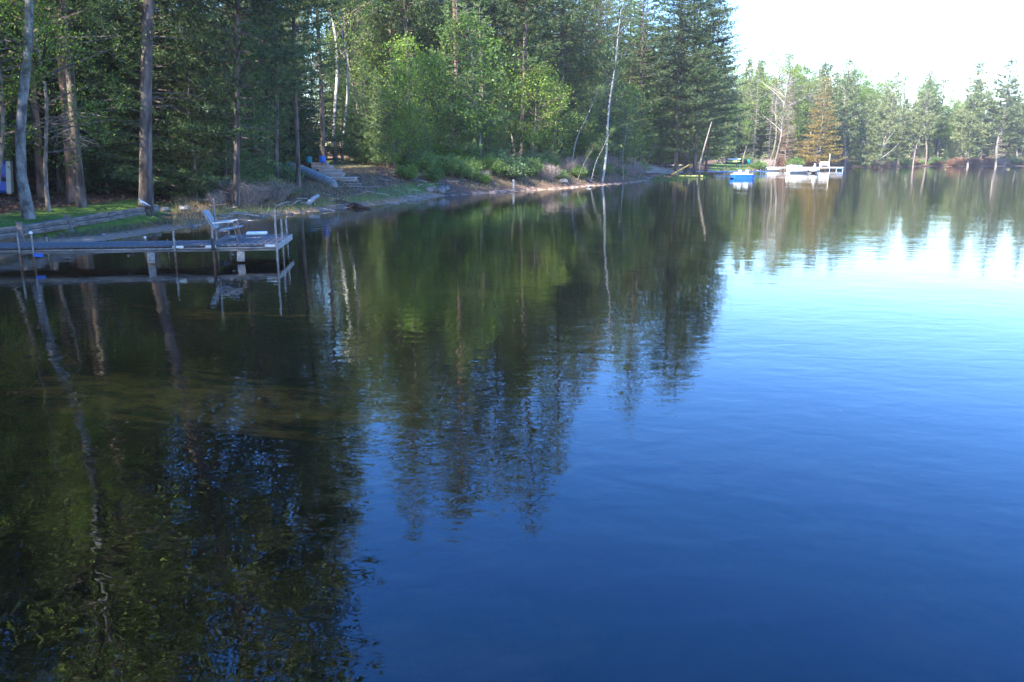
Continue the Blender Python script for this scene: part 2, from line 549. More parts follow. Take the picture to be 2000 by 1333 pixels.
def ground_mat():
    m, nt, out = new_mat('ground')
    L = nt.links.new

    def attr(n):
        a = nt.nodes.new('ShaderNodeAttribute')
        a.attribute_name = n
        return a.outputs['Fac']

    def mixc(f, a, b):
        x = nt.nodes.new('ShaderNodeMix')
        x.data_type = 'RGBA'
        L(f, x.inputs[0])
        L(a, x.inputs[6])
        L(b, x.inputs[7])
        return x.outputs[2]

    def mod(att, n, lo=0.35, hi=0.65, k=0.5):
        # mask broken up by noise
        s_ = nt.nodes.new('ShaderNodeMath')
        s_.operation = 'MULTIPLY_ADD'
        L(n, s_.inputs[0])
        s_.inputs[1].default_value = k
        L(att, s_.inputs[2])
        mr = nt.nodes.new('ShaderNodeMapRange')
        mr.inputs['From Min'].default_value = lo + k * 0.5
        mr.inputs['From Max'].default_value = hi + k * 0.5
        L(s_.outputs[0], mr.inputs['Value'])
        return mr.outputs[0]
    n1 = noise(nt, 1.2, 8, 0.65)
    n2 = noise(nt, 9.0, 6, 0.7)
    n3 = noise(nt, 0.35, 4, 0.6)
    floor = ramp(nt, [(0.3, (0.04, 0.027, 0.02)), (0.5, (0.11, 0.07, 0.05)), (0.62, (0.19, 0.125, 0.095)), (0.74, (0.32, 0.23, 0.17))])
    L(n2.outputs[0], floor.inputs[0])
    lawnc = ramp(nt, [(0.3, (0.05, 0.10, 0.022)), (0.55, (0.11, 0.20, 0.035)), (0.75, (0.26, 0.26, 0.09))])
    L(n1.outputs[0], lawnc.inputs[0])
    sandc = ramp(nt, [(0.3, (0.20, 0.145, 0.10)), (0.55, (0.33, 0.24, 0.17)), (0.75, (0.42, 0.33, 0.25))])
    L(n2.outputs[0], sandc.inputs[0])
    brightc = ramp(nt, [(0.3, (0.42, 0.34, 0.28)), (0.7, (0.62, 0.53, 0.46))])
    L(n2.outputs[0], brightc.inputs[0])
    # lake bed: tan sand patches in the shallows, dark muck and weed deeper
    bedc = ramp(nt, [(0.38, (0.012, 0.012, 0.008)), (0.55, (0.03, 0.026, 0.014)), (0.70, (0.16, 0.11, 0.05))])
    L(n3.outputs[0], bedc.inputs[0])
    muck = ramp(nt, [(0.3, (0.010, 0.014, 0.018)), (0.7, (0.022, 0.028, 0.03))])
    L(n1.outputs[0], muck.inputs[0])
    c = mixc(mod(attr('lawn'), n1.outputs[0]), floor.outputs[0], lawnc.outputs[0])
    c = mixc(mod(attr('sand'), n1.outputs[0]), c, sandc.outputs[0])
    c = mixc(mod(attr('bright'), n1.outputs[0]), c, brightc.outputs[0])
    shc = ramp(nt, [(0.36, (0.10, 0.06, 0.025)), (0.5, (0.52, 0.27, 0.07)), (0.66, (0.78, 0.42, 0.11))])
    n5 = noise(nt, 3.0, 6, 0.7)
    L(n5.outputs[0], shc.inputs[0])
    n4 = noise(nt, 1.5, 5, 0.65, vscale=(0.5, 1.8, 1))
    bedm = mixc(mod(attr('shoal'), n4.outputs[0], 0.55, 0.90, 1.7), bedc.outputs[0], shc.outputs[0])
    mr = nt.nodes.new('ShaderNodeMapRange')
    mr.inputs['From Min'].default_value = 0.02
    mr.inputs['From Max'].default_value = 0.45
    L(attr('deep'), mr.inputs['Value'])
    c = mixc(mr.outputs[0], c, bedm)
    geo = nt.nodes.new('ShaderNodeNewGeometry')
    sep = nt.nodes.new('ShaderNodeSeparateXYZ')
    L(geo.outputs['Position'], sep.inputs[0])
    mr2 = nt.nodes.new('ShaderNodeMapRange')
    mr2.inputs['From Min'].default_value = -1.25
    mr2.inputs['From Max'].default_value = -1.9
    L(sep.outputs['Z'], mr2.inputs['Value'])
    c = mixc(mr2.outputs[0], c, muck.outputs[0])
    p = nt.nodes.new('ShaderNodeBsdfPrincipled')
    L(c, p.inputs['Base Color'])
    p.inputs['Roughness'].default_value = 0.95
    p.inputs['Specular IOR Level'].default_value = 0.15
    b = nt.nodes.new('ShaderNodeBump')
    b.inputs['Strength'].default_value = 0.7
    b.inputs['Distance'].default_value = 0.05
    L(n2.outputs[0], b.inputs['Height'])
    L(b.outputs[0], p.inputs['Normal'])
    L(p.outputs[0], out.inputs[0])
    return m


me.materials.append(ground_mat())
tag(link('ground', me), kind='structure')


# ------------------------------------------------------------------ water
def water_mat():
    m, nt, out = new_mat('lake_water')
    L = nt.links.new
    tc = nt.nodes.new('ShaderNodeTexCoord')

    def nz(scale, detail, vs, rot=0.0, dist=0.0, rough=0.5):
        mp = nt.nodes.new('ShaderNodeMapping')
        mp.inputs['Scale'].default_value = vs
        mp.inputs['Rotation'].default_value = (0, 0, rot)
        L(tc.outputs['Object'], mp.inputs['Vector'])
        n = nt.nodes.new('ShaderNodeTexNoise')
        n.inputs['Scale'].default_value = scale
        n.inputs['Detail'].default_value = detail
        n.inputs['Roughness'].default_value = rough
        n.inputs['Distortion'].default_value = dist
        L(mp.outputs[0], n.inputs['Vector'])
        return n.outputs[0]

    def mul(a, k):
        x = nt.nodes.new('ShaderNodeMath')
        x.operation = 'MULTIPLY'
        L(a, x.inputs[0])
        if isinstance(k, (int, float)):
            x.inputs[1].default_value = k
        else:
            L(k, x.inputs[1])
        return x.outputs[0]

    def add(a, b):
        x = nt.nodes.new('ShaderNodeMath')
        x.operation = 'ADD'
        L(a, x.inputs[0])
        L(b, x.inputs[1])
        return x.outputs[0]
    big = nz(0.45, 1, (1, 1, 1), 0.5)
    mid = nz(2.7, 0.6, (0.7, 1.25, 1), 0.5, 0.5)
    small = nz(7.5, 0.3, (0.75, 1.2, 1), 0.4, 0.9)
    calm = nz(0.11, 2, (1, 1, 1), 0.9)
    mr = nt.nodes.new('ShaderNodeMapRange')
    mr.inputs['From Min'].default_value = 0.35
    mr.inputs['From Max'].default_value = 0.65
    mr.inputs['To Min'].default_value = 0.35
    mr.inputs['To Max'].default_value = 1.0
    L(calm, mr.inputs['Value'])
    h = add(add(mul(big, 0.007), mul(mul(mid, mr.outputs[0]), 0.0040)), mul(mul(small, mr.outputs[0]), 0.0011))
    b = nt.nodes.new('ShaderNodeBump')
    b.inputs['Strength'].default_value = 1.0
    b.inputs['Distance'].default_value = 1.0
    L(h, b.inputs['Height'])
    fr = nt.nodes.new('ShaderNodeFresnel')
    fr.inputs['IOR'].default_value = 1.62
    L(b.outputs[0], fr.inputs['Normal'])
    gl = nt.nodes.new('ShaderNodeBsdfGlossy')
    gl.inputs['Roughness'].default_value = 0.0
    gl.inputs['Color'].default_value = (1, 1, 1, 1)
    L(b.outputs[0], gl.inputs['Normal'])
    tr = nt.nodes.new('ShaderNodeBsdfTransparent')
    tr.inputs[0].default_value = (0.94, 0.70, 0.38, 1)
    mix = nt.nodes.new('ShaderNodeMixShader')
    L(fr.outputs[0], mix.inputs[0])
    L(tr.outputs[0], mix.inputs[1])
    L(gl.outputs[0], mix.inputs[2])
    L(mix.outputs[0], out.inputs[0])
    return m


w = MB()
NX = 24
for i in range(NX + 1):
    for j in range(NX + 1):
        w.v.append((-300 + 800 * i / NX, -100 + 500 * j / NX, 0))
for i in range(NX):
    for j in range(NX):
        a_ = i * (NX + 1) + j
        w.f.append((a_, a_ + NX + 1, a_ + NX + 2, a_ + 1))
tag(w.build('water', water_mat()), kind='structure')


# ------------------------------------------------------------------ tree kit
def unit(a):
    return a / (np.linalg.norm(a, axis=-1, keepdims=True) + 1e-9)


def tufts(C, A, K, Lr, wd, g, bias=0.7, spread=0.6, droop=0.0):
    """K thin needle-bundle triangles per tuft centre"""
    n = len(C)
    C = np.repeat(C, K, 0)
    A = np.repeat(A, K, 0)
    tone = np.repeat(g.random(n) * 0.5 + 0.1, K) + g.random(n * K) * 0.35
    d = unit(A * bias + g.normal(size=(n * K, 3)) * spread)
    d[:, 2] -= droop
    d = unit(d)
    p = unit(np.cross(d, g.normal(size=(n * K, 3))))
    Ln = (Lr * (0.6 + 0.8 * g.random(n * K)))[:, None]
    v0 = C + p * wd / 2
    v1 = C - p * wd / 2
    v2 = C + d * Ln
    V = np.stack([v0, v1, v2], 1).reshape(-1, 3)
    return V, np.repeat(tone, 3)


def leaves(C, K, rad, size, g, flat=0.5):
    """K rhombus leaves scattered round each cluster centre (4-gons)"""
    n = len(C)
    tone = np.repeat(g.random(n) * 0.55, K) + g.random(n * K) * 0.45
    C = np.repeat(C, K, 0) + g.normal(size=(n * K, 3)) * rad * np.array([1, 1, 0.7])
    nrm = unit(g.normal(size=(n * K, 3)) + np.array([0, 0, flat]))
    a = unit(np.cross(nrm, g.normal(size=(n * K, 3))))
    b = np.cross(nrm, a)
    s = (size * (0.6 + 0.8 * g.random(n * K)))[:, None]
    V = np.stack([C - a * s * 0.5, C + b * s * 0.32, C + a * s * 0.5, C - b * s * 0.32], 1).reshape(-1, 3)
    return V, np.repeat(tone, 4)


def trunk_curve(H, g, wob=0.15, n=14):
    t = np.linspace(0, 1, n)
    ph = g.random(4) * 6.28
    x = wob * (np.sin(t * 4.2 + ph[0]) - np.sin(ph[0])) + wob * 0.4 * (np.sin(t * 11 + ph[1]) - np.sin(ph[1]))
    y = wob * (np.sin(t * 3.7 + ph[2]) - np.sin(ph[2])) + wob * 0.4 * (np.sin(t * 9 + ph[3]) - np.sin(ph[3]))
    return np.stack([x, y, t * H], 1)


def trunk_at(P, z):
    return np.array([np.interp(z, P[:, 2], P[:, 0]), np.interp(z, P[:, 2], P[:, 1]), z])


PROTO = {}


def conifer(key, H, r0, start, Rm, prof, step, nb, ntuft_sp, K, Lr, wd, seed, mats, rise=(0.0, 0.35), wob=0.15, keep=1.0, deadstart=0.1,
            sub_len=0.4, droop=0.0, sides=10, tip_z=0.985, spread=0.6, dead_n=10):
    g = np.random.default_rng(seed)
    P = trunk_curve(H, g, wob)
    tb = MB()
    t = P[:, 2] / H
    rad_ = r0 * ((1 - t) ** 0.8 * 0.93 + 0.03)
    rad_[0] = r0 * 1.35
    P2 = np.insert(P, 1, trunk_at(P, 0.035 * H), 0)
    rad2 = np.insert(rad_, 1, r0 * 1.0)
    P2[0, 2] = -0.5
    tb.tube([tuple(p) for p in P2], list(rad2), sides, False)
    bb = MB()
    CC, AA = [], []
    z = start * H
    while z < H * tip_z:
        tt = (z - start * H) / (H - start * H)
        n = max(2, int(round(nb * (0.75 + 0.5 * g.random()))))
        a0 = g.random() * 6.28
        for k in range(n):
            if g.random() > keep:
                continue
            L = Rm * prof(tt) * (0.6 + 0.6 * g.random())
            L = max(L, 0.25)
            a = a0 + 6.283 * k / n + g.normal() * 0.25
            e0 = rise[0] + g.normal() * 0.1 + 0.5 * tt * rise[1]
            c0 = trunk_at(P, z + g.normal() * step * 0.2)
            m = 6
            u = np.linspace(0, 1, m)
            hd = np.array([math.cos(a), math.sin(a), 0])
            sidev = np.array([-math.sin(a), math.cos(a), 0])
            curl = g.normal() * 0.12
            pts = c0 + hd * (u * L)[:, None] + sidev * (curl * L * u ** 2)[:, None]
            pts[:, 2] += L * (e0 * u + rise[1] * u ** 2 * 0.8) - droop * L * u ** 1.5
            br = max(0.012, 0.012 + 0.011 * L)
            bb.tube([tuple(p) for p in pts], list(br * (1 - 0.85 * u) + 0.003), 3, False)
            # side sprays
            ns = max(2, int(L / 0.34))
            for q in range(ns):
                uu = 0.25 + 0.75 * (q + g.random()) / ns
                sg = 1 if (q % 2) else -1
                base = np.array([np.interp(uu, u, pts[:, i]) for i in range(3)])
                sl_ = sub_len * L * (1.15 - 0.85 * uu) * (0.6 + 0.7 * g.random()) + 0.12
                dv = unit(hd * 0.75 + sidev * sg * (0.75 + 0.25 * g.random()) + np.array([0, 0, 0.15 + g.normal() * 0.12]))
                nt_ = max(1, int(sl_ / ntuft_sp))
                w_ = (np.arange(nt_) + g.random(nt_)) / nt_
                CC.append(base + dv * (w_ * sl_)[:, None] + g.normal(size=(nt_, 3)) * 0.05)
                AA.append(np.repeat((dv + np.array([0, 0, 0.25]))[None], nt_, 0))
        z += step * (0.7 + 0.6 * g.random())
    # leader
    lz = np.linspace(H * 0.93, H * 1.0, 6)
    CC.append(np.array([trunk_at(P, q) for q in lz]))
    AA.append(np.repeat(np.array([[0, 0, 1.0]]), 6, 0))
    # dead lower stubs
    for k in range(dead_n):
        zz = H * (deadstart + (start - deadstart) * g.random()) if start > deadstart else H * start * g.random()
        a = g.random() * 6.28
        L = Rm * (0.15 + 0.4 * g.random())
        c0 = trunk_at(P, zz)
        hd = np.array([math.cos(a), math.sin(a), 0])
        mid = c0 + hd * L * 0.5 + np.array([0, 0, L * 0.08])
        end = c0 + hd * L + np.array([g.normal() * .1, g.normal() * .1, -L * 0.1])
        bb.tube([tuple(c0), tuple(mid), tuple(end)], [0.022, 0.014, 0.004], 3, False)
        for q in range(3):
            s0 = c0 + (end - c0) * (0.4 + 0.2 * q)
            e = s0 + np.array([g.normal(), g.normal(), g.normal() * .5]) * L * 0.16
            bb.tube([tuple(s0), tuple(e)], [0.008, 0.003], 3, False)
    C = np.concatenate(CC)
    A = np.concatenate(AA)
    Vv, tone = tufts(C, A, K, Lr, wd, g, spread=spread)
    PROTO[key] = dict(H=H, P=P, trunk=tb.mesh(key + '_trunk', mats[0], True), limbs=bb.mesh(key + '_limbs', mats[1]), crown=soup(key + '_crown', Vv, mats[2], tone))


def broadleaf(key, H, r0, start, Rm, nl, K, size, seed, mats, wob=0.4, up=0.7, fork=0, crad=0.28, nbr=34, sides=8, twigs=5, lean=0.0):
    g = np.random.default_rng(seed)
    P = trunk_curve(H, g, wob)
    P[:, 0] += lean * H * (P[:, 2] / H) ** 1.6
    tb = MB()
    t = P[:, 2] / H
    rad_ = r0 * ((1 - t) ** 0.7 * 0.93 + 0.03)
    P2 = P.copy()
    P2[0, 2] = -0.4
    rad_[0] = r0 * 1.25
    tb.tube([tuple(p) for p in P2], list(rad_), sides, False)
    bb = MB()
    CC = []
    for k in range(nbr):
        tt = (k + g.random()) / nbr
        z = H * (start + (0.97 - start) * tt)
        a = g.random() * 6.28
        prof = math.sin(math.pi * min(1, 0.18 + 0.82 * tt)) ** 0.7 + 0.12
        L = Rm * prof * (0.6 + 0.6 * g.random())
        c0 = trunk_at(P, z)
        hd = np.array([math.cos(a), math.sin(a), 0])
        u = np.linspace(0, 1, 5)
        sidev = np.array([-math.sin(a), math.cos(a), 0])
        pts = c0 + hd * (u * L)[:, None] + sidev * (g.normal() * 0.15 * L * u ** 2)[:, None]
        pts[:, 2] += L * up * (0.5 + 0.8 * g.random()) * u ** 0.85
        br = 0.010 + 0.013 * L
        bb.tube([tuple(p) for p in pts], list(br * (1 - 0.85 * u) + 0.003), 3, False)
        for q in range(twigs):
            uu = 0.3 + 0.7 * (q + g.random()) / twigs
            b0 = np.array([np.interp(uu, u, pts[:, i]) for i in range(3)])
            tl = L * 0.4 * (0.4 + 0.8 * g.random()) + 0.15
            e = b0 + unit(hd * 0.5 + g.normal(size=3) * 0.7 + np.array([0, 0, 0.35])) * tl
            bb.tube([tuple(b0), tuple((b0 + e) / 2 + g.normal(size=3) * 0.04), tuple(e)], [0.010, 0.006, 0.002], 3, False)
            m = max(1, int(nl * (0.5 + g.random())))
            w_ = g.random(m)
            CC.append(b0 + (e - b0) * w_[:, None] + g.normal(size=(m, 3)) * 0.12)
    d = dict(H=H, P=P, trunk=tb.mesh(key + '_trunk', mats[0], True), limbs=bb.mesh(key + '_limbs', mats[1]))
    if K > 0:
        C = np.concatenate(CC)
        Vv, tone = leaves(C, K, crad, size, g)
        d['crown'] = soup(key + '_crown', Vv, mats[2], tone, 4)
    PROTO[key] = d


pine_prof = lambda t: (0.45 + 0.55 * min(1, t / 0.25)) * (1 - t) ** 0.55 * 1.0
narrow_prof = lambda t: (1 - t) ** 0.8
spruce_prof = lambda t: (1 - t) ** 0.95 + 0.03
red_prof = lambda t: (0.5 + 0.5 * min(1, t / 0.3)) * (1 - t ** 2.2) ** 0.6 + 0.05

PB = (M['bark_pine'], M['twig'], M['leaf_pine'])
conifer('wp1', 26, 0.18, 0.10, 4.4, pine_prof, 0.46, 5, 0.19, 9, 0.26, 0.050, 1, PB, rise=(-0.05, 0.30), wob=0.1)
conifer('wp2', 26, 0.18, 0.22, 4.2, pine_prof, 0.52, 5, 0.19, 9, 0.26, 0.050, 2, PB, rise=(0.03, 0.3), keep=0.9, wob=0.15)
conifer('wp3', 24, 0.17, 0.05, 4.0, narrow_prof, 0.44, 5, 0.20, 9, 0.25, 0.050, 3, PB, rise=(-0.12, 0.3), wob=0.1)
conifer('wp4', 26, 0.19, 0.34, 4.8, pine_prof, 0.62, 5, 0.19, 9, 0.26, 0.052, 4, PB, rise=(0.0, 0.25), keep=0.85, wob=0.2, dead_n=24)
RB = (M['bark_red'], M['twig'], M['leaf_red'])
conifer('rp1', 25, 0.18, 0.5, 3.0, red_prof, 0.50, 5, 0.20, 10, 0.25, 0.046, 5, RB, rise=(0.1, 0.35), keep=0.9, dead_n=22, deadstart=0.25)
conifer('rp2', 24, 0.17, 0.35, 2.8, red_prof, 0.52, 5, 0.20, 10, 0.25, 0.046, 6, RB, rise=(0.0, 0.3), keep=0.85, dead_n=26, deadstart=0.1, wob=0.15)
YB = (M['bark_grey'], M['twig'], M['leaf_young'])
conifer('yp1', 8, 0.07, 0.03, 2.2, narrow_prof, 0.26, 5, 0.14, 9, 0.20, 0.042, 7, YB, rise=(0.12, 0.3), dead_n=0, wob=0.08)
conifer('yp2', 10, 0.08, 0.06, 2.4, narrow_prof, 0.30, 5, 0.15, 9, 0.20, 0.042, 8, YB, rise=(0.1, 0.28), keep=0.9, dead_n=4, deadstart=0.02, wob=0.1)
HB = (M['bark_grey'], M['twig'], M['leaf_pine'])
conifer('hm1', 14, 0.13, 0.03, 3.2, narrow_prof, 0.32, 5, 0.15, 8, 0.20, 0.045, 17, HB, rise=(-0.05, 0.12), droop=0.08, dead_n=4, deadstart=0.01)
conifer('hm2', 15, 0.13, 0.08, 2.8, pine_prof, 0.36, 5, 0.16, 8, 0.21, 0.046, 18, (M['bark_grey'], M['twig'], M['leaf_red']), rise=(0.0, 0.2), keep=0.9, dead_n=10, deadstart=0.01)
conifer('sp1', 14, 0.12, 0.04, 2.2, spruce_prof, 0.28, 6, 0.13, 8, 0.17, 0.045, 9, HB, rise=(-0.1, 0.05), droop=0.12, dead_n=0)
conifer('sp2', 16, 0.12, 0.08, 1.6, spruce_prof, 0.36, 5, 0.16, 7, 0.18, 0.045, 10, (M['bark_grey'], M['twig_pale'], M['leaf_sparse']), rise=(-0.1, 0.05), droop=0.1, keep=0.8, dead_n=20, deadstart=0.02)
conifer('gold', 17, 0.18, 0.08, 3.2, narrow_prof, 0.40, 5, 0.18, 9, 0.24, 0.06, 12, (M['bark_grey'], M['twig'], M['leaf_gold']), rise=(-0.05, 0.15), keep=0.95, dead_n=4, deadstart=0.02)
conifer('rust', 15, 0.14, 0.1, 2.2, narrow_prof, 0.36, 5, 0.18, 8, 0.22, 0.05, 14, (M['bark_grey'], M['twig_pale'], M['leaf_rust']), rise=(0.0, 0.2), keep=0.9, dead_n=10, deadstart=0.02)
# far shore kinds: same trees with coarser sprays
conifer('fp1', 20, 0.20, 0.12, 3.6, pine_prof, 0.55, 5, 0.30, 12, 0.44, 0.13, 41, (M['bark_grey'], M['twig_pale'], M['leaf_far']), rise=(0.0, 0.3), keep=0.9, wob=0.25)
conifer('fp2', 20, 0.20, 0.25, 3.8, pine_prof, 0.70, 5, 0.30, 12, 0.44, 0.13, 42, (M['bark_grey'], M['twig_pale'], M['leaf_far']), rise=(0.05, 0.3), keep=0.8, wob=0.5, dead_n=24)
conifer('fp3', 16, 0.16, 0.05, 3.0, narrow_prof, 0.45, 5, 0.28, 12, 0.42, 0.12, 43, (M['bark_grey'], M['twig_pale'], M['leaf_far']), rise=(-0.05, 0.25), wob=0.2)
BB = (M['bark_birch'], M['twig'], M['leaf_birch'])
broadleaf('bi1', 14, 0.11, 0.35, 2.2, 3, 5, 0.10, 21, BB, wob=0.35, up=0.9)
broadleaf('bi2', 12, 0.08, 0.4, 1.7, 3, 5, 0.10, 22, BB, wob=0.25, up=0.9, nbr=26)
MB_ = (M['bark_grey'], M['twig'], M['leaf_maple'])
broadleaf('ma1', 8, 0.08, 0.18, 2.2, 4, 6, 0.13, 23, MB_, up=0.45, nbr=40, wob=0.25)
broadleaf('ma2', 13, 0.13, 0.22, 3.0, 4, 6, 0.14, 24, MB_, up=0.6, nbr=52, wob=0.4)
broadleaf('ma4', 12, 0.09, 0.2, 3.4, 6, 9, 0.085, 29, MB_, up=0.35, nbr=44, wob=0.3, crad=0.22)
broadleaf('ma3', 18, 0.18, 0.3, 3.4, 4, 6, 0.15, 25, MB_, up=0.8, nbr=60, wob=0.5)
broadleaf('ba1', 17, 0.14, 0.25, 2.6, 2, 3, 0.10, 26, (M['bark_grey'], M['twig_pale'], M['leaf_sparse']), up=0.9, nbr=52, wob=0.4, twigs=8)
broadleaf('ba2', 14, 0.11, 0.2, 2.2, 2, 3, 0.10, 27, (M['bark_grey'], M['twig_pale'], M['leaf_sparse']), up=0.8, nbr=46, wob=0.4, twigs=8)
# shrubs
def shrub(key, H, Rm, n, K, size, seed, mats, crad=0.1):
    g = np.random.default_rng(seed)
    bb = MB()
    CC = []
    for k in range(n):
        a = g.random() * 6.28
        L = H * (0.5 + 0.6 * g.random())
        o = Rm * (0.25 + 0.9 * g.random())
        p0 = np.array([math.cos(a), math.sin(a), 0]) * o * 0.2
        p0[2] = -0.05
        p2 = np.array([math.cos(a) * o, math.sin(a) * o, L * (1.1 - 0.45 * o / Rm)])
        p1 = (p0 + p2) / 2 + g.normal(size=3) * 0.06 + np.array([0, 0, 0.1 * L])
        bb.tube([tuple(p0), tuple(p1), tuple(p2)], [0.012, 0.008, 0.002], 3, False)
        for q in range(7):
            s0 = p1 + (p2 - p1) * g.random()
            e = s0 + unit(g.normal(size=3) + np.array([0, 0, 0.7])) * L * 0.25
            bb.tube([tuple(s0), tuple(e)], [0.006, 0.002], 3, False)
            CC.append(s0 + (e - s0) * g.random())
            CC.append(e)
    d = dict(H=H, limbs=bb.mesh(key + '_stems', mats[0]))
    if K:
        Vv, tone = leaves(np.array(CC), K, crad, size, g)
        d['crown'] = soup(key + '_leaves', Vv, mats[1], tone, 4)
    PROTO[key] = d


shrub('sh_brown', 1.3, 0.9, 90, 1, 0.05, 31, (M['twig_pale'], M['leaf_rust']))
shrub('sh_green', 1.2, 0.8, 60, 5, 0.09, 32, (M['twig'], M['leaf_birch']))
shrub('sh_lime', 1.4, 0.8, 60, 6, 0.09, 35, (M['twig'], M['leaf_maple']))
shrub('sh_dark', 1.1, 0.9, 70, 4, 0.08, 33, (M['twig'], M['leaf_young']))
shrub('sh_red', 1.1, 0.9, 70, 3, 0.08, 34, (M['brownred'], M['leaf_rust']))

NAMES = dict(wp='white_pine', rp='red_pine', yp='young_pine', hm='hemlock', fp='far_pine', sp='spruce', go='golden_tamarack', ru='rust_tree', bi='birch', ma='maple', ba='bare_tree', sh='shrub')  # fp: white pines again with coarser sprays, not a separate species
CATS = dict(wp='pine tree', rp='pine tree', yp='young pine', hm='hemlock tree', fp='pine tree', sp='spruce tree', go='tamarack tree', ru='conifer tree', bi='birch tree', ma='broadleaf tree', ba='bare tree', sh='shrub')
BASES = []


MARKS = [(0, 'the propped blue pedal boat'), (57, 'the pale lichen covered trunk'), (150, 'the pine with flared foot'), (228, 'the timber wall'), (286, 'the big straight pine'),
         (350, 'the low dock posts'), (440, 'the dock chair'), (500, 'the dock platform cushion'), (548, 'the tall dock end posts'), (600, 'the upturned silver canoe'), (655, 'the wooden stairs'), (700, 'the sunny clearing'),
         (770, 'the bluish young pine'), (830, 'the yellow green sapling'), (893, 'the red barked pine'), (955, 'the pinkish twiggy brush'), (1006, 'the broken stump'), (1060, 'the fresh green maple'),
         (1113, 'the slender leaning birch'), (1176, 'the thick white birch'), (1215, 'the thin upright birch'), (1248, 'the small leaning birch'), (1295, 'the sand patch'), (1345, 'the yellow board ramp'),
         (1390, 'the brown canoe'), (1445, 'the moored blue pedal boat'), (1487, 'the dock ladder'), (1532, 'the rust coloured conifer'), (1560, 'the white motorboat'), (1592, 'the golden tamarack'), (1612, 'the white bench'),
         (1650, 'the white dock end'), (1706, 'the forked birch'), (1783, 'the flat topped pine'), (1835, 'the gap in the far treeline'), (1890, 'the broad pale pine'), (1945, 'the tall far right pine'), (1990, 'the right frame edge')]


def near_mark(px):
    if px < -40:
        return 'beyond the left edge'
    if px > 2040:
        return 'beyond the right edge'
    return 'behind ' + min(MARKS, key=lambda m: abs(m[0] - px))[1]


def spawn(key, base, H, label, group=None, lean=(0, 0), girth=1.0, rz=None, trunk_mat=None, cat=None, name=None, sink=0.0):
    p = PROTO[key]
    s = H / p['H']
    rz = rnd.random() * 6.28 if rz is None else rz
    Mx = Matrix.Rotation(lean[0], 4, 'Y') @ Matrix.Rotation(-lean[1], 4, 'X') @ Matrix.Rotation(rz, 4, 'Z')
    k = key[:2]
    o = empty(name or NAMES[k], (base[0], base[1], base[2] - sink), Mx.to_euler(), label, cat or CATS[k], group)
    o.scale = (s * girth, s * girth, s)
    if 'trunk' in p:
        t = link('trunk', p['trunk'], o)
        if trunk_mat:
            t.material_slots[0].link = 'OBJECT'
            t.material_slots[0].material = trunk_mat
    link('stem' if k == 'sh' else 'limbs', p['limbs'], o)['kind'] = 'stuff'
    if 'crown' in p:
        link('leaves' if k == 'sh' else 'crown', p['crown'], o)['kind'] = 'stuff'
    BASES.append((base[0], base[1]))
    return o


# ------------------------------------------------------------------ named trees, each at its own trunk in the photograph
def tree_at(key, px, y, H, label, lean=0.0, leany=0.0, girth=1.0, group=None, top=None, **kw):
    if top is not None:
        # lean so that the trunk passes through the photographed point
        b = ground_at(px, y)
        kw.setdefault('rz', rnd.random() * 6.28)
        p = PROTO[key]
        q = pxy(top[0], top[1], y)
        sc_ = H / p['H']
        h_ = q[2] - b.z
        c = trunk_at(p['P'], h_ / sc_)
        cxr = (c[0] * math.cos(kw['rz']) - c[1] * math.sin(kw['rz'])) * sc_ * girth
        lean = math.atan2(q[0] - b.x - cxr, h_)
    return spawn(key, ground_at(px, y), H, label, group, (lean, leany), girth, **kw)


tree_at('wp4', 22, 36.5, 26, 'dark pine trunk right behind the blue and cream pedal boat', 0.03, girth=0.95, top=(0, 140))
tree_at('wp2', -20, 36.0, 25, 'pine trunk at the very left edge behind the pedal boat', 0.02)
tree_at('bi1', 57, 24.6, 17, 'pale lichen covered trunk on the lawn behind the timber wall', 0.075, girth=1.2, trunk_mat=M['bark_lichen'], rz=0.5, top=(40, 20))
tree_at('rp2', 82, 33.0, 24, 'thin pine trunk with a bright left edge between two grey trunks', 0.04, top=(58, 150))
tree_at('wp2', 160, 29.0, 26, 'grey pine with flared mossy foot at the back of the lawn', 0.05, girth=0.9, top=(143, 200))
tree_at('rp1', 141, 31.5, 24, 'dark trunk standing close behind the pine with the flared foot', 0.045, top=(118, 120))
tree_at('wp4', 286, 30.2, 29, 'big straight purple grey pine at the end of the timber wall', 0.085, girth=1.15, rz=2.2, top=(288, 5))
tree_at('wp2', 228, 38, 27, 'dark pine trunk with a sunlit left edge in the left forest', 0.05, top=(214, 100))
tree_at('rp1', 330, 42, 26, 'reddish trunk high between the big pine and the dark hemlocks', 0.06, top=(323, 20))
tree_at('wp1', 461, 35.0, 29, 'dark trunk rising behind the dock chair with full drooping crown', 0.07, girth=0.78, rz=1.0, top=(464, 5))
tree_at('hm1', 385, 40.0, 11, 'full dark pine between the big straight trunk and the dock chair', 0.05)
tree_at('wp2', 540, 41.0, 23, 'dense dark pine on the bank above the dock posts', 0.05, rz=3.0, girth=0.8)
tree_at('wp2', 583, 43.0, 23, 'slim dark pine left of the wooden stairs', 0.03, rz=0.3, girth=0.85, top=(577, 200))
tree_at('wp2', 633, 51.5, 25, 'big dark pine whose trunk rises beside the top of the stairs', 0.03, rz=4.0, girth=0.9, top=(622, 80))
tree_at('bi1', 657, 62, 20, 'pale forked birch behind the rail bench', 0.0, rz=1.2, top=(651, 80))
tree_at('bi2', 668, 63, 17, 'thin pale birch right of the forked one behind the rail bench', 0.0)
tree_at('wp4', 812, 66, 30, 'tall leaning grey pine behind the yellow green saplings', -0.03, girth=0.8, rz=1.5, top=(790, 20))
tree_at('wp4', 880, 70, 28, 'bare grey trunk just left of the red barked pine', 0.0, girth=0.75, top=(886, 20))
tree_at('rp1', 894, 66, 29, 'tall red barked pine with a long bare trunk above the brown brush', 0.0, girth=0.9, top=(887, 10))
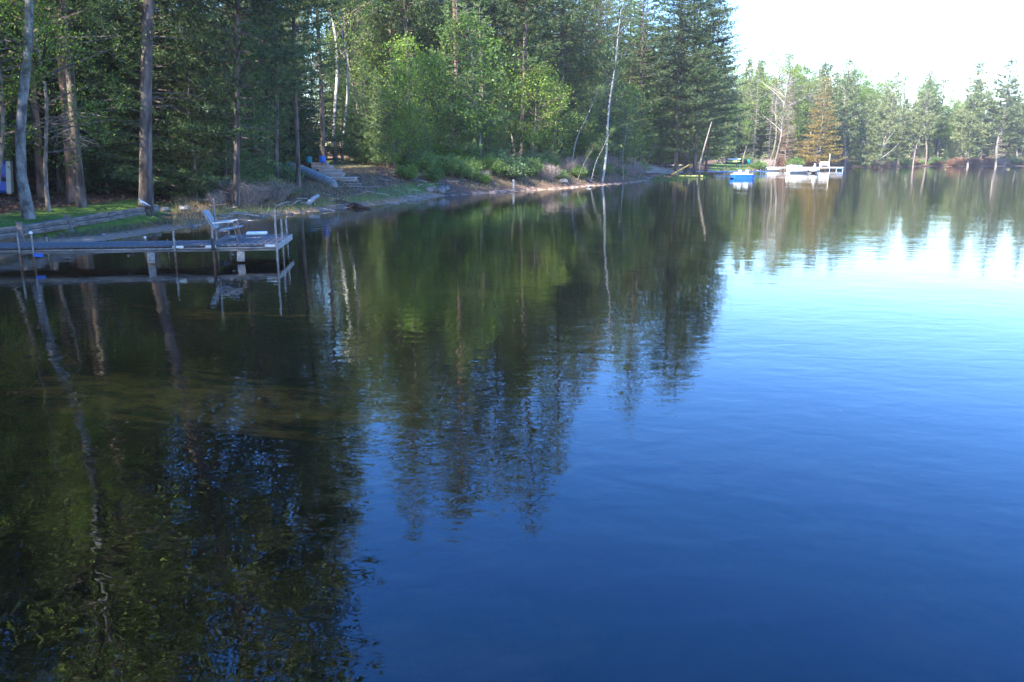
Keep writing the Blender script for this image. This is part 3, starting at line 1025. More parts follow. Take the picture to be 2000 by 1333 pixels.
tree_at('wp2', 968, 75, 31, 'pine with kinked trunk right of the red barked pine', 0.0, girth=0.9, rz=0.8, top=(966, 30))
tree_at('wp2', 1017, 69, 31, 'big pine with broad pale green boughs over the stump bank', 0.01, girth=1.1, rz=5.0, top=(1028, 20))
tree_at('wp3', 1095, 78, 29, 'dark full pine whose heavy crown juts right toward the birches', 0.02, girth=1.25)
tree_at('wp2', 1248, 96, 30, 'open grey pine with long dead limbs right of the white birch', 0.01, girth=1.0, top=(1256, 60))
tree_at('wp1', 1320, 100, 29, 'thick grey pine trunk beside the sand patch', 0.0, girth=1.25, rz=0.2, top=(1322, 200))
tree_at('wp4', 1340, 104, 30, 'dark purple pine trunk in the cluster behind the yellow board', 0.0, girth=1.1)
tree_at('wp2', 1356, 102, 27, 'pine at the outer right edge of the near forest', 0.01, girth=1.3)
tree_at('wp1', 1378, 113, 25, 'broad pine leaning out over the blue dock', 0.03, girth=1.2)
tree_at('ma3', 700, 68, 19, 'bright yellow green broadleaf left of the leaning grey pine', 0.0)
tree_at('ma3', 765, 82, 25, 'tall light green broadleaf behind the clearing', 0.0)
tree_at('ma1', 830, 58, 7.5, 'yellow green sapling at the end of the grassy bank', 0.0, girth=0.8)
tree_at('yp1', 770, 57, 7.0, 'bluish young pine left of the yellow green sapling', 0.0, girth=1.1)
tree_at('yp2', 715, 60, 7.5, 'bluish young pine right of the clearing', 0.0, girth=1.1)
tree_at('yp1', 925, 68, 5.5, 'small pine above the twiggy brown brush', 0.0)
tree_at('ma1', 1005, 70, 8.5, 'fresh green maple hanging over the broken stump', 0.0, girth=1.1)
tree_at('ma4', 95, 27, 9.5, 'bright green maple spreading over the lawn trunks', 0.05, girth=1.0, rz=0.4)
tree_at('ma4', -10, 26, 10, 'green maple reaching in from the left edge above the pedal boat', 0.1, girth=1.0, rz=2.4)
for (k_, px_, y_, h_, lb_) in (('yp1', 698, 59, 5.5, 'small bluish pine nearest the sunny clearing'), ('yp2', 738, 58, 6.5, 'bluish young pine in the clump left of the saplings'), ('yp1', 757, 55.5, 5.0, 'low young pine in front of the bluish pines'),
        ('ma1', 792, 56, 6.5, 'yellow green sapling at the left of the sapling clump'), ('ma1', 848, 60, 7.5, 'leafy sapling leaning toward the waterline boulders'), ('ma1', 812, 62, 9.0, 'tallest yellow green sapling in the clump'),
        ('yp1', 880, 63, 6.5, 'pale young pine above the waterline boulders'), ('sp1', 952, 63, 7.5, 'dark pointed spruce rising from the bank beside the brush'), ('sp1', 980, 66, 6.0, 'smaller dark spruce left of the broken stump'),
        ('ma1', 1043, 68, 8.0, 'fresh green maple right of the broken stump'), ('ma1', 1078, 71, 7.0, 'low leafy maple between stump and slender birch'), ('ma1', 965, 72, 7.5, 'green maple behind the dark pointed spruce'),
        ('hm2', 1210, 84, 9.0, 'soft green hemlock behind the thin upright birch'), ('ma1', 1235, 88, 9.0, 'leafy green tree left of the sand patch'), ('yp2', 1290, 112, 9.0, 'young conifer behind the sand patch')):
    tree_at(k_, px_, y_, h_, lb_, 0.0)
for (px_, y_, h_, k_) in ((-120, 34, 27, 'wp1'), (-225, 31, 28, 'wp3'), (-60, 43, 31, 'wp1'), (-340, 30, 27, 'wp1'), (120, 46, 30, 'wp1'), (-430, 33, 28, 'wp3'), (10, 48, 31, 'wp3')):
    tree_at(k_, px_, y_, h_, 'tall forest pine rising above the left shore ' + near_mark(px_), 0.02, group='tall left shore pines')
for (px_, y_, h_, k_) in ((772, 53, 3.2, 'ma1'), (800, 55, 4.2, 'ma1'), (832, 56, 3.4, 'yp1'), (862, 60, 4.0, 'ma1'), (786, 58, 4.6, 'yp2'), (902, 64, 3.8, 'ma1'), (1120, 75, 4.5, 'ma1'), (1150, 77, 5.0, 'ma1')):
    tree_at(k_, px_, y_, h_, ('low bright sapling ' if h_ < 4 else 'slender bright sapling ') + near_mark(px_), 0.0, group='bank saplings', girth=0.9)
# shore birches
tree_at('bi1', 1176, 73.5, 17, 'thickest white birch leaning over the bank', 0.07, girth=0.95, rz=2.5, top=(1203, 120))
tree_at('bi2', 1113, 72, 7.8, 'slender birch leaning right, left of the white birch', 0.24, girth=1.1, top=(1160, 195))
tree_at('bi2', 1128, 69.8, 3.4, 'short thin birch stem sloping out of the bank', 0.3, girth=0.8, top=(1143, 315))
tree_at('bi2', 1153, 71, 5.0, 'thin birch stem sloping just left of the white birch', 0.28, girth=0.9, top=(1172, 300))
tree_at('bi2', 1217, 79, 7, 'thin upright birch right of the white birch', 0.06, girth=0.8, top=(1224, 250))
tree_at('bi2', 1246, 84, 4.6, 'small birch leaning out at the end of the dark bank', 0.35, girth=0.7, top=(1272, 300))

# ------------------------------------------------------------------ filler forest
occ = []
BLOCK = []  # clearings in picture terms: px range, distance range


def region(n, px0, px1, y0, y1, kinds, hr, label, group, smin=2.2, inland=3.0, gr=(0.85, 1.15), lean=0.03, tries=40, near_bias=1.0):
    made = 0
    for i in range(n * tries):
        if made >= n:
            break
        px = rnd.uniform(px0, px1)
        y = y0 + (y1 - y0) * rnd.random() ** near_bias
        p = at_y(px, y, 1.5)
        s = float(shore_dist(np.array([p[0]]), np.array([p[1]]))[0])
        if s < inland:
            continue
        if 625 < px < 730 and 44 < y < 66:
            continue
        if 540 < px < 740 and y < 56:
            continue
        if 1515 < px < 1640 and y < 184:
            continue
        if 1240 < px < 1345 and y < 108:
            continue
        if 1395 < px < 1500 and s < 16:
            continue
        if px < 290 and y < 33 and px > -120:
            continue
        if any((p[0] - q[0]) ** 2 + (p[1] - q[1]) ** 2 < smin * smin for q in BASES):
            continue
        k, lb = rnd.choice(kinds)
        if k == 'ma2' and hr[1] < 15:
            k = 'ma1'
        if k in ('ma3', 'ma2') and (y < 84 or 850 < px < 1380) and hr[0] > 15 and px < 1400:
            k, lb = 'rp2', 'bare trunked sunlit pine'
        hh = rnd.uniform(*hr)
        if 350 < px < 450 and y > 33:
            hh = min(hh, 0.30 * y)
        size = ('taller ' if hh > (hr[0] + hr[1]) / 2 else 'shorter ') + ('front row ' if y < y0 + (y1 - y0) * 0.25 else 'middle row ' if y < y0 + (y1 - y0) * 0.55 else 'back row ')
        spawn(k, (p[0], p[1], hz(p[0], p[1])), hh, size + (lb or label) + ' ' + near_mark(px), group + ' ' + CATS[k[:2]] + 's', (rnd.gauss(0.01, lean), rnd.gauss(0, lean)), rnd.uniform(*gr))
        made += 1
    return made


L1 = 'dark pine in shaded forest'
L1r = 'slim bare trunked dark pine'
n1 = region(54, -500, 640, 33, 70, [('wp1', L1), ('wp2', L1), ('wp3', L1), ('wp3', L1), ('rp1', L1r), ('rp2', L1r)], (13, 21), None, 'left forest', 2.6)
L2 = 'young pine in shaded understory'
L2h = 'dense dark hemlock in shade'
n2 = region(62, 150, 640, 35, 62, [('yp1', L2), ('yp2', L2), ('hm1', L2h), ('hm1', L2h), ('hm2', L2h)], (5, 14), None, 'left understory', 1.5, inland=4)
n2b = region(34, -400, 250, 38, 62, [('yp2', L2), ('hm1', L2h), ('hm2', L2h)], (5, 12), None, 'left understory', 1.8, inland=4)
L3 = 'deep forest pine'
n3 = region(60, -500, 700, 70, 120, [('wp3', L3), ('hm1', 'deep forest hemlock'), ('rp1', L3), ('wp1', L3)], (14, 20), None, 'deep left forest', 2.8)
# the same forest goes on round the near left shore, unseen, its pines placed to shade the dock
for (x_, y_, k_) in ((-17.3, 8, 'wp3'), (-16.6, 11.5, 'wp3'), (-20.5, 3, 'wp1'), (-19.5, 6.2, 'wp3'), (-23, -2.5, 'wp3'), (-21, 9.5, 'wp3'), (-25, 5, 'wp1'), (-24.5, 12, 'wp1'), (-29, 8, 'wp3'), (-30, 1, 'wp1'), (-28, 14.5, 'wp3'), (-33, -4, 'wp3'), (-34, 5, 'wp1'), (-36, -11, 'wp1'),
                     (-33, 11, 'wp1'), (-22, 16, 'wp1'), (-39, -2, 'wp3'), (-27, 19, 'wp3'), (-41, -9, 'wp1'), (-38, 8, 'wp1'), (-25, 0.5, 'wp3')):
    if shore_dist(np.array([x_]), np.array([y_]))[0] > 0.5:
        spawn(k_, (x_, y_, hz(x_, y_)), rnd.uniform(23, 28), 'unseen broad pine on the near left shore beyond the left edge', 'near left shore pine trees', (rnd.gauss(0, .02), 0), 1.1)
L4 = 'near shore pine'
n4 = region(22, -2600, -450, 8, 34, [('wp1', L4), ('wp2', L4), ('wp3', L4)], (20, 28), None, 'near left shore', 3.0)
L5 = 'full pine in sunlit forest'
L5r = 'bare trunked sunlit pine'
L5m = 'light green broadleaf in sunlit forest'
n5 = region(60, 640, 1400, 66, 115, [('wp1', L5), ('wp2', L5), ('wp3', L5), ('wp3', L5), ('rp1', L5r), ('ma3', L5m), ('wp1', L5), ('rp2', L5r)], (18, 26), None, 'middle forest', 2.6, inland=6)
L6 = 'young pine in bank understory'
L6m = 'leafy tree in bank understory'
L6h = 'mid green hemlock in bank understory'
n6 = region(95, 690, 1400, 60, 108, [('yp1', L6), ('yp2', L6), ('yp2', L6), ('hm2', L6h), ('hm2', L6h), ('hm1', L6h), ('ma1', L6m), ('ma2', L6m), ('bi2', 'slender birch in bank understory')], (5, 14), None, 'middle understory', 1.5, inland=4)
L7 = 'deep forest tree'
n7 = region(60, 640, 1500, 108, 170, [('fp1', L7), ('fp3', L7), ('hm2', 'hemlock deep in the forest'), ('ma3', 'broadleaf deep in the forest')], (16, 24), None, 'deep middle forest', 3.0)
# far right shore
for i in range(9):
    pxq, yq = rnd.uniform(1235, 1350), rnd.uniform(112, 128)
    q = ground_at(pxq, yq)
    spawn(['hm2', 'yp2', 'hm1'][i % 3], q, rnd.uniform(12, 17), ('dense conifer filling the gap ' + near_mark(pxq)), 'gap conifers', (0, 0), 1.2)
L8 = 'far shore pine'
L8b = 'far shore greyish bare tree'
L8s = 'far shore thin sparse spruce'
L8m = 'far shore light green broadleaf'
n8 = region(175, 1395, 2110, 150, 262, [('fp1', L8), ('fp2', L8), ('fp2', L8), ('fp2', L8), ('fp3', L8), ('ba1', L8b), ('ba1', L8b), ('ba2', L8b), ('ma3', L8m), ('sp2', L8s), ('ma2', L8m), ('hm2', 'far shore dense spruce'), ('ma3', L8m)],
            (15, 25), None, 'far shore', 2.3, inland=4, near_bias=1.6, gr=(1.0, 1.45))
L9 = 'far shore edge young conifer'
n9 = region(90, 1400, 2110, 150, 262, [('yp1', L9), ('ma1', 'far shore edge leafy tree'), ('yp2', L9), ('fp3', L9), ('ba2', 'far shore edge bare tree')], (5, 10), None, 'far shore edge', 1.8, inland=2.5, near_bias=1.6)
L10 = 'backmost far shore tree'
n10 = region(105, 1380, 2110, 235, 320, [('fp3', L10), ('fp3', L10), ('fp1', L10)], (11, 18), None, 'backmost far forest', 3.2, inland=12, gr=(1.2, 1.7))
print('filler', n1, n2, n3, n4, n5, n6, n7, n8, n9)

# named far shore trees
def far_tree(key, px, ytop, y, label, **kw):
    b = ground_at(px, y)
    H = pxy(px, ytop, y)[2] - b.z
    return spawn(key, b, H, label, None, (kw.pop('lean', 0.0), 0), kw.pop('girth', 1.0), **kw)


far_tree('sp2', 1470, 118, 170, 'thin bare spire spruce rising left of the rust coloured tree', girth=0.5)
far_tree('sp2', 1500, 150, 175, 'sparse dark spruce between the spire and the rust tree', girth=0.9)
far_tree('rust', 1532, 158, 175, 'narrow rust brown conifer on the far shore')
far_tree('gold', 1592, 146, 168, 'golden orange tamarack behind the white boats', girth=1.4, lean=0.03)
far_tree('fp2', 1600, 122, 182, 'green topped pine above the golden tamarack', girth=0.9)
far_tree('fp2', 1650, 112, 190, 'tall wispy pine right of the golden tamarack', girth=0.9, lean=0.01)
far_tree('fp3', 1690, 185, 195, 'bright green pine left of the leaning birch trunks', girth=1.2)
far_tree('fp2', 1718, 135, 200, 'wind leaned pine above the forked birch trunks', girth=0.9, lean=0.08)
far_tree('fp2', 1783, 150, 205, 'flat topped pine standing alone above its neighbours', girth=0.9, lean=0.05)
far_tree('fp1', 1890, 118, 210, 'broad pale pine near the right of the far shore', girth=1.1)
far_tree('fp2', 1945, 112, 212, 'tall pine left of the right frame edge', girth=1.1)
far_tree('fp1', 2010, 118, 212, 'grey green pine at the right frame edge')
far_tree('ma2', 1440, 205, 165, 'light green broadleaf at the left end of the far shore', girth=1.1)

# shrubs
def shrubs(n, px0, px1, kinds, smn, smx, hr, label, group, gr=(0.8, 1.4), y0=40, y1=230):
    made = 0
    for i in range(n * 60):
        if made >= n:
            break
        px = rnd.uniform(px0, px1)
        y = rnd.uniform(y0, y1)
        p = at_y(px, y, 1.0)
        s = float(shore_dist(np.array([p[0]]), np.array([p[1]]))[0])
        if not (smn < s < smx):
            continue
        if any((p[0] - q[0]) ** 2 + (p[1] - q[1]) ** 2 < 0.5 for q in BASES):
            continue
        k = rnd.choice(kinds)
        hh = rnd.uniform(*hr)
        spawn(k, (p[0], p[1], hz(p[0], p[1])), hh, ('larger ' if hh > (hr[0] + hr[1]) / 2 else 'smaller ') + label + ' ' + near_mark(px).replace('behind', 'near'), group, (0, 0), rnd.uniform(*gr), sink=0.05)
        made += 1


shrubs(22, 400, 560, ['sh_brown', 'sh_dark', 'sh_green'], 2.2, 9, (0.6, 1.4), 'dark bank brush', 'shaded bank brush', y0=28, y1=52)
shrubs(13, 765, 905, ['sh_lime', 'sh_lime', 'sh_green'], 2.0, 8, (0.7, 1.9), 'grassy bank brush', 'grassy bank brush', y0=40, y1=66)
shrubs(12, 850, 950, ['sh_brown', 'sh_green', 'sh_lime'], 1.5, 8, (0.7, 1.5), 'pinkish twiggy bank brush', 'twiggy bank brush', y0=50, y1=80)
shrubs(80, 940, 1250, ['sh_dark', 'sh_brown', 'sh_brown', 'sh_dark', 'sh_green'], 1.6, 8, (0.7, 1.6), 'dark leafy bank brush', 'dark bank brush', y0=55, y1=100)
shrubs(8, 1250, 1380, ['sh_green', 'sh_dark'], 0.3, 2.5, (0.3, 0.5), 'waterside brush', 'sand patch brush', y0=85, y1=125)
shrubs(40, 1480, 1700, ['sh_brown', 'sh_red', 'sh_green'], 1.0, 9, (1.2, 2.4), 'reddish far shore brush', 'far dock brush', y0=130, y1=225)
shrubs(60, 1680, 2060, ['sh_green', 'sh_brown', 'sh_dark', 'sh_red'], 1.0, 8, (1.0, 2.2), 'far shoreline brush', 'right shore brush', y0=160, y1=260)


# ------------------------------------------------------------------ ground cover
def blades(name, pts, Lr, wd, mat, seed, lean=0.35):
    g = np.random.default_rng(seed)
    n = len(pts)
    d = unit(np.stack([g.normal(size=n) * lean, g.normal(size=n) * lean, np.ones(n)], 1))
    p = unit(np.stack([g.normal(size=n), g.normal(size=n), np.zeros(n)], 1))
    Ln = (Lr * (0.4 + g.random(n)))[:, None]
    tone = g.random(n) * 0.7 + 0.15
    V = np.stack([pts - p * wd / 2, pts + p * wd / 2, pts + d * Ln], 1).reshape(-1, 3)
    me = soup(name, V, mat, np.repeat(tone, 3))
    return tag(link(name, me), kind='stuff')


def scatter(n, px0, px1, y0, y1, cond, seed, clump=0):
    g = np.random.default_rng(seed)
    px = g.uniform(px0, px1, n)
    y = y0 * (y1 / y0) ** g.random(n)
    depth = y * CP + 1.4 * SP
    x = (px - 1000) / FPX * depth
    if clump:
        x = np.repeat(x, clump) + g.normal(size=n * clump) * 0.10
        y = np.repeat(y, clump) + g.normal(size=n * clump) * 0.10
    s = shore_dist(x, y)
    m = cond(x, y, s, pxa(x, y))
    x, y = x[m], y[m]
    return np.stack([x, y, height(x, y) - 0.01], 1)


def wall_front(x, y):
    a = np.arctan2(x, y)
    return np.hypot(x, y) - np.interp(a, WA, WR)


o = blades('lawn_grass', scatter(60000, -250, 330, 19, 34, lambda x, y, s, p: (wall_front(x, y) > 0.35) & (wall_front(x, y) < 6.5), 41), 0.05, 0.012, M['grass'], 42)
tag(o, 'short green grass of the lawn behind the timber wall', 'grass')
o = blades('beach_grass', scatter(7000, -250, 420, 16, 33, lambda x, y, s, p: (wall_front(x, y) < -0.1) & (s > 0.9), 43, 6), 0.16, 0.012, M['grass'], 44)
tag(o, 'tufts of grass on the narrow beach in front of the timber wall', 'grass')
o = blades('bank_grass', scatter(9000, 330, 870, 28, 66, lambda x, y, s, p: (s > 0.25) & (s < 6.5) & (p > 330), 45, 6), 0.22, 0.02, M['dry_grass'], 46)
tag(o, 'dry grass and weeds along the bank below the stairs', 'grass')
o = blades('slope_grass', scatter(9000, 850, 1260, 55, 100, lambda x, y, s, p: (s > 0.8) & (s < 7), 55, 5), 0.25, 0.035, M['dry_grass'], 56)
tag(o, 'dull weeds on the dark bank under the birches', 'grass')
o = blades('clearing_grass', scatter(16000, 625, 735, 52, 75, lambda x, y, s, p: s > 4, 47), 0.10, 0.03, M['dry_grass'], 48)
tag(o, 'sunlit yellow grass of the clearing above the stairs', 'grass')
o = blades('reeds', scatter(1500, 1270, 1395, 84, 125, lambda x, y, s, p: (s > -2.2) & (s < 1.0), 49, 6), 0.35, 0.03, M['grass'], 50)
tag(o, 'green reeds growing in the shallows below the sand patch', 'reeds')
o = blades('far_grass', scatter(3500, 1400, 2050, 130, 250, lambda x, y, s, p: (s > -0.3) & (s < 7), 51, 6), 0.55, 0.07, M['dry_grass'], 52)
tag(o, 'yellow green marsh grass along the far shoreline', 'grass')
g_ = np.random.default_rng(60)
lp = scatter(60000, -200, 1400, 24, 110, lambda x, y, s, p: (s > 2.5) & ((wall_front(x, y) > 5.5) | (p > 300)) & ~((p > 1240) & (p < 1345)) & ~((p > 630) & (p < 730) & (y > 52)), 53)
Vv, tone = leaves(lp + np.array([0, 0, 0.03]), 1, 0.02, 0.13, g_, 3.0)
o = link('fallen_leaves', soup('fallen_leaves', Vv, M['litter'], tone, 4))
tag(o, 'reddish brown fallen leaves and needles on the forest floor', 'leaf litter', kind='stuff')

g_ = np.random.default_rng(77)
sp_ = scatter(2600, 150, 1700, 24, 180, lambda x, y, s, p: (s > -0.7) & (s < 0.9), 78)
mbs = MB()
for q in sp_[:900]:
    r_ = 0.03 + 0.09 * g_.random() ** 2 + 0.0006 * q[1]
    a_ = g_.random(8) * 0.5 + 0.75
    v_s = [(q[0] + r_ * a_[k] * math.cos(k * 1.047), q[1] + r_ * a_[k] * math.sin(k * 1.047), q[2] - 0.01) for k in range(6)] + \
          [(q[0] + 0.6 * r_ * a_[k] * math.cos(k * 1.047), q[1] + 0.6 * r_ * a_[k] * math.sin(k * 1.047), q[2] + r_ * 0.6 * a_[6]) for k in range(6)]
    mbs.add(v_s, [(k, (k + 1) % 6, 6 + (k + 1) % 6, 6 + k) for k in range(6)] + [(6, 7, 8, 9, 10, 11)])
tag(mbs.build('pebbles', M['rock'], None, True), 'scattered pebbles and small stones along the waterline', 'pebbles', kind='stuff')
sp_ = scatter(700, 380, 1300, 30, 100, lambda x, y, s, p: (s > -0.5) & (s < 3.5), 79)
mbs = MB()
for q in sp_[:150]:
    a_ = g_.random() * 6.28
    L_ = 0.4 + 1.3 * g_.random()
    d_ = np.array([math.cos(a_), math.sin(a_), 0]) * L_ / 2
    m_ = q + np.array([0, 0, 0.06 + 0.08 * g_.random()])
    mbs.tube([tuple(m_ - d_ - [0, 0, .06]), tuple(m_ + g_.normal(size=3) * .05), tuple(m_ + d_ + [0, 0, .12 * g_.random()])], [0.03, 0.022, 0.008], 4)
tag(mbs.build('driftwood_sticks', M['twig_pale'], None), 'fallen sticks and small branches littering the bank', 'sticks', kind='stuff')

# ------------------------------------------------------------------ timber retaining wall
tw = empty('retaining_wall', (WALL[2][0], WALL[2][1], WALL_Z), label='weathered timber retaining wall of stacked beams edging the lawn', cat='retaining wall')
WV = [Vector((p[0], p[1], 0)) for p in WALL]
for i in range(len(WV) - 1):
    a, b = WV[i], WV[i + 1]
    for k in range(2):
        m_ = (a + b) / 2
        L = (b - a).length - 0.02
        ang = math.atan2((b - a).y, (b - a).x)
        nrm = Vector((-math.sin(ang), math.cos(ang), 0)) * (0.10 + 0.035 * k)
        h_ = 0.135
        mb = MB().box((0, 0, 0), (L - 0.03 * k, 0.2, h_), (0, 0, 0), 0.012)
        o = mb.build('beam', M['timber'], tw)
        z0 = hz(m_.x, m_.y)
        o.location = Vector((m_.x, m_.y, WALL_Z - 0.02 + h_ / 2 + k * (h_ + 0.008))) + nrm - tw.location
        o.rotation_euler = (rnd.gauss(0, 0.02), rnd.gauss(0, 0.004), ang)
for (i, hh, tilt) in ((2, 0.36, 0.0), (3, 0.36, 0.22)):
    a = WV[i]
    o = MB().box((0, 0, 0.1), (0.13, 0.13, hh + 0.2), (0, 0, 0), 0.012).build('post', M['timber'], tw)
    o.location = Vector((a.x, a.y - 0.10, WALL_Z)) - tw.location
    o.rotation_euler = (0, -tilt, 0.3)

# white gull figure on the wall's end post
e_ = WV[-1]
pp = MB().tube([(0, 0, -0.25), (0, 0, 0.27)], [0.13, 0.12], 12).build('wall_end_log', M['log'])
pp.location = (e_.x + 0.05, e_.y, WALL_Z)
tag(pp, 'dark upright log end under the white gull', 'log')
gl = empty('gull', (e_.x - 0.12, e_.y + 0.02, WALL_Z + 0.27), (0, 0, R(200)), 'white gull figure perched on the last log of the timber wall', 'bird')
g1 = MB()
rings = []
for (x_, z_, ry, rz_) in ((-0.22, 0.03, 0.008, 0.008), (-0.15, 0.06, 0.03, 0.025), (-0.06, 0.10, 0.055, 0.055), (0.03, 0.14, 0.06, 0.065), (0.08, 0.19, 0.045, 0.05),
                         (0.10, 0.24, 0.032, 0.03), (0.115, 0.275, 0.036, 0.034), (0.145, 0.285, 0.022, 0.02), (0.16, 0.285, 0.005, 0.005)):
    rings.append([(x_ - 0.5 * rz_ * math.sin(t), ry * math.cos(t), z_ + rz_ * math.sin(t)) for t in [2 * math.pi * q / 10 for q in range(10)]])
g1.loft(rings)
g1.build('body', M['white'], gl, True)
for sg in (-1, 1):
    rg = []
    for (x_, z_, h_) in ((0.06, 0.15, 0.02), (0.0, 0.13, 0.04), (-0.1, 0.09, 0.03), (-0.24, 0.03, 0.006)):
        yy = sg * (0.062 if x_ > -0.05 else 0.04 + 0.1 * (x_ + 0.24))
        rg.append([(x_, yy + sg * 0.006, z_ - h_), (x_, yy + sg * 0.012, z_), (x_, yy + sg * 0.004, z_ + h_), (x_, yy - sg * 0.01, z_)])
    MB().loft(rg).build('wing', M['gull_grey'], gl, True)
    MB().tube([(0.0, sg * 0.02, 0.09), (0.005, sg * 0.02, 0.0)], 0.006, 5).build('leg', M['yellow'], gl)
MB().tube([(0.155, 0, 0.285), (0.21, 0, 0.275)], [0.012, 0.002], 6).build('beak', M['yellow'], gl)

# ------------------------------------------------------------------ near dock
DZ = 0.42
P1 = gp(539, 477, DZ)
P0 = gp(0, 484.5, DZ)
u_ = Vector((P1[0] - P0[0], P1[1] - P0[1], 0)).normalized()
v_ = Vector((-u_.y, u_.x, 0))
DR = math.atan2(u_.y, u_.x)
dock = empty('dock', (P1[0], P1[1], 0), (0, 0, DR), 'near grey plank dock on pipe legs with a square end platform', 'dock')
PW, PD, WW = 1.75, 2.55, 1.15  # platform width, depth, walkway width
tk = 0.035
pl_p = MB().box((0, 0, 0), (0.138, PD, tk), bev=0.004).mesh('platform_plank', M['deck'])
n = int(PW / 0.146)
for i in range(n):
    o = link('plank', pl_p, dock)
    o.location = (-0.073 - i * 0.146, PD / 2, DZ - tk / 2 + rnd.uniform(-0.004, 0.004))
    o.rotation_euler = (0, 0, rnd.gauss(0, 0.004))
pl_w = MB().box((0, 0, 0), (0.138, WW, tk), bev=0.004).mesh('walk_plank', M['deck'])
wl_len = 11.5
nw = int((wl_len - n * 0.146) / 0.146)
for i in range(nw):
    o = link('plank', pl_w, dock)
    o.location = (-0.073 - (n + i) * 0.146, WW / 2, DZ - tk / 2 + rnd.uniform(-0.004, 0.004))
    o.rotation_euler = (0, 0, rnd.gauss(0, 0.004))


def rail(x0, y0, x1, y1, z, h_, t_, mat, nm='side_rail'):
    L = math.hypot(x1 - x0, y1 - y0)
    a = math.atan2(y1 - y0, x1 - x0)
    return MB().box(((x0 + x1) / 2, (y0 + y1) / 2, z), (L, t_, h_), (0, 0, a), 0.004).build(nm, mat, dock)


rail(-wl_len, -0.03, 0.0, -0.03, DZ - tk - 0.035, 0.03, 0.03, M['galv'])
rail(-wl_len, -0.012, 0.0, -0.012, DZ - tk - 0.085, 0.06, 0.03, M['timber'], 'stringer')
rail(-wl_len, WW - 0.05, -PW, WW - 0.05, DZ - tk - 0.08, 0.13, 0.04, M['timber'], 'stringer')
rail(0.03, 0.0, 0.03, PD, DZ - 0.075, 0.14, 0.03, M['alu'])
rail(-PW, PD - 0.03, 0.0, PD - 0.03, DZ - tk - 0.08, 0.13, 0.04, M['timber'], 'stringer')
rail(-PW - 0.02, WW, -PW - 0.02, PD, DZ - tk - 0.08, 0.13, 0.04, M['timber'], 'stringer')
for k in range(5):
    rail(-1.0 - k * 2.3, 0.0, -1.0 - k * 2.3, WW - 0.08, DZ - tk - 0.19, 0.05, 0.05, M['timber'], 'crossbeam')


def dloc(px, py, z=DZ):
    p = gp(px, py, z)
    w_ = Vector((p[0] - P1[0], p[1] - P1[1], 0))
    return w_.dot(u_), w_.dot(v_)


def dock_post(px, y_l, ytop, r=0.024, mat='galv', cap=None, sleeve=None, low=-0.9):
    """post standing at dock-local offset y_l, seen at column px at deck level"""
    # solve the local x so that its column matches px
    best = None
    for xl in np.linspace(-wl_len, 0.1, 1200):
        w_ = u_ * xl + v_ * y_l
        X, Y = P1[0] + w_.x, P1[1] + w_.y
        dep = Y * CP + (CAM_H - DZ) * SP
        q = 1000 + FPX * X / dep
        e = abs(q - px)
        if best is None or e < best[0]:
            best = (e, xl, Y)
    xl, Y = best[1], best[2]
    zt = pxy(px, ytop, Y)[2]
    o = MB().tube([(xl, y_l, low), (xl, y_l, zt)], r, 10).build('post', M[mat], dock)
    if cap:
        MB().lathe([(r * 1.5, 0), (r * 1.6, 0.03), (r * 0.6, 0.05)], 10, Matrix.Translation((xl, y_l, zt - 0.02))).build('post_cap', M[cap], o)
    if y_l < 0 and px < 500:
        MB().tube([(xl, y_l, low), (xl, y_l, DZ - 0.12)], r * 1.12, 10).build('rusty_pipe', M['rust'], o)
    if sleeve:
        MB().tube([(xl, y_l, DZ - 0.12), (xl, y_l, DZ + sleeve)], r * 1.5, 10).build('sleeve', M['black'], o)
    return xl, Y


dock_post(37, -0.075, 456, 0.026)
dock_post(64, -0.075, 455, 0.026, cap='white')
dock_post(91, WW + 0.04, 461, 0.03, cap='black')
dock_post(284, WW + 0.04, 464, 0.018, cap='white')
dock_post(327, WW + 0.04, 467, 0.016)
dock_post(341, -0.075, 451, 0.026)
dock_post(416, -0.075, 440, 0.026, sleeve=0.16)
dock_post(424, WW - 0.10, 388, 0.022)
dock_post(446, PD + 0.04, 432, 0.03, cap='white')
dock_post(540, -0.075, 409, 0.028)
dock_post(551, 1.2, 428, 0.026)
dock_post(560, PD + 0.04, 426, 0.026)
for px in (353, 414, 527):
    xl, yl = dloc(px, 478)
    MB().box((xl, -0.055, DZ - 0.03), (0.24, 0.02, 0.055), bev=0.004).build('bracket_plate', M['alu'], dock)
for px, wd_, hh in ((296, 0.16, 0.24), (466, 0.17, 0.23)):
    xl, yl = dloc(px, 480)
    o = MB().box((xl, -0.07, DZ - 0.27), (wd_, 0.02, hh), (0, 0.06, 0), 0.004).build('leg_plate', M['galv'], dock)
    for sx in (-0.045, 0.045):
        MB().box((xl + sx, -0.083, DZ - 0.34), (0.022, 0.006, 0.03)).build('bolt_hole', M['black'], o)
xl, yl = dloc(66, 486)
MB().box((xl, -0.09, DZ - 0.17), (0.2, 0.03, 0.08), (0, 0.1, 0), 0.004).build('leg_plate', M['azure'], dock)

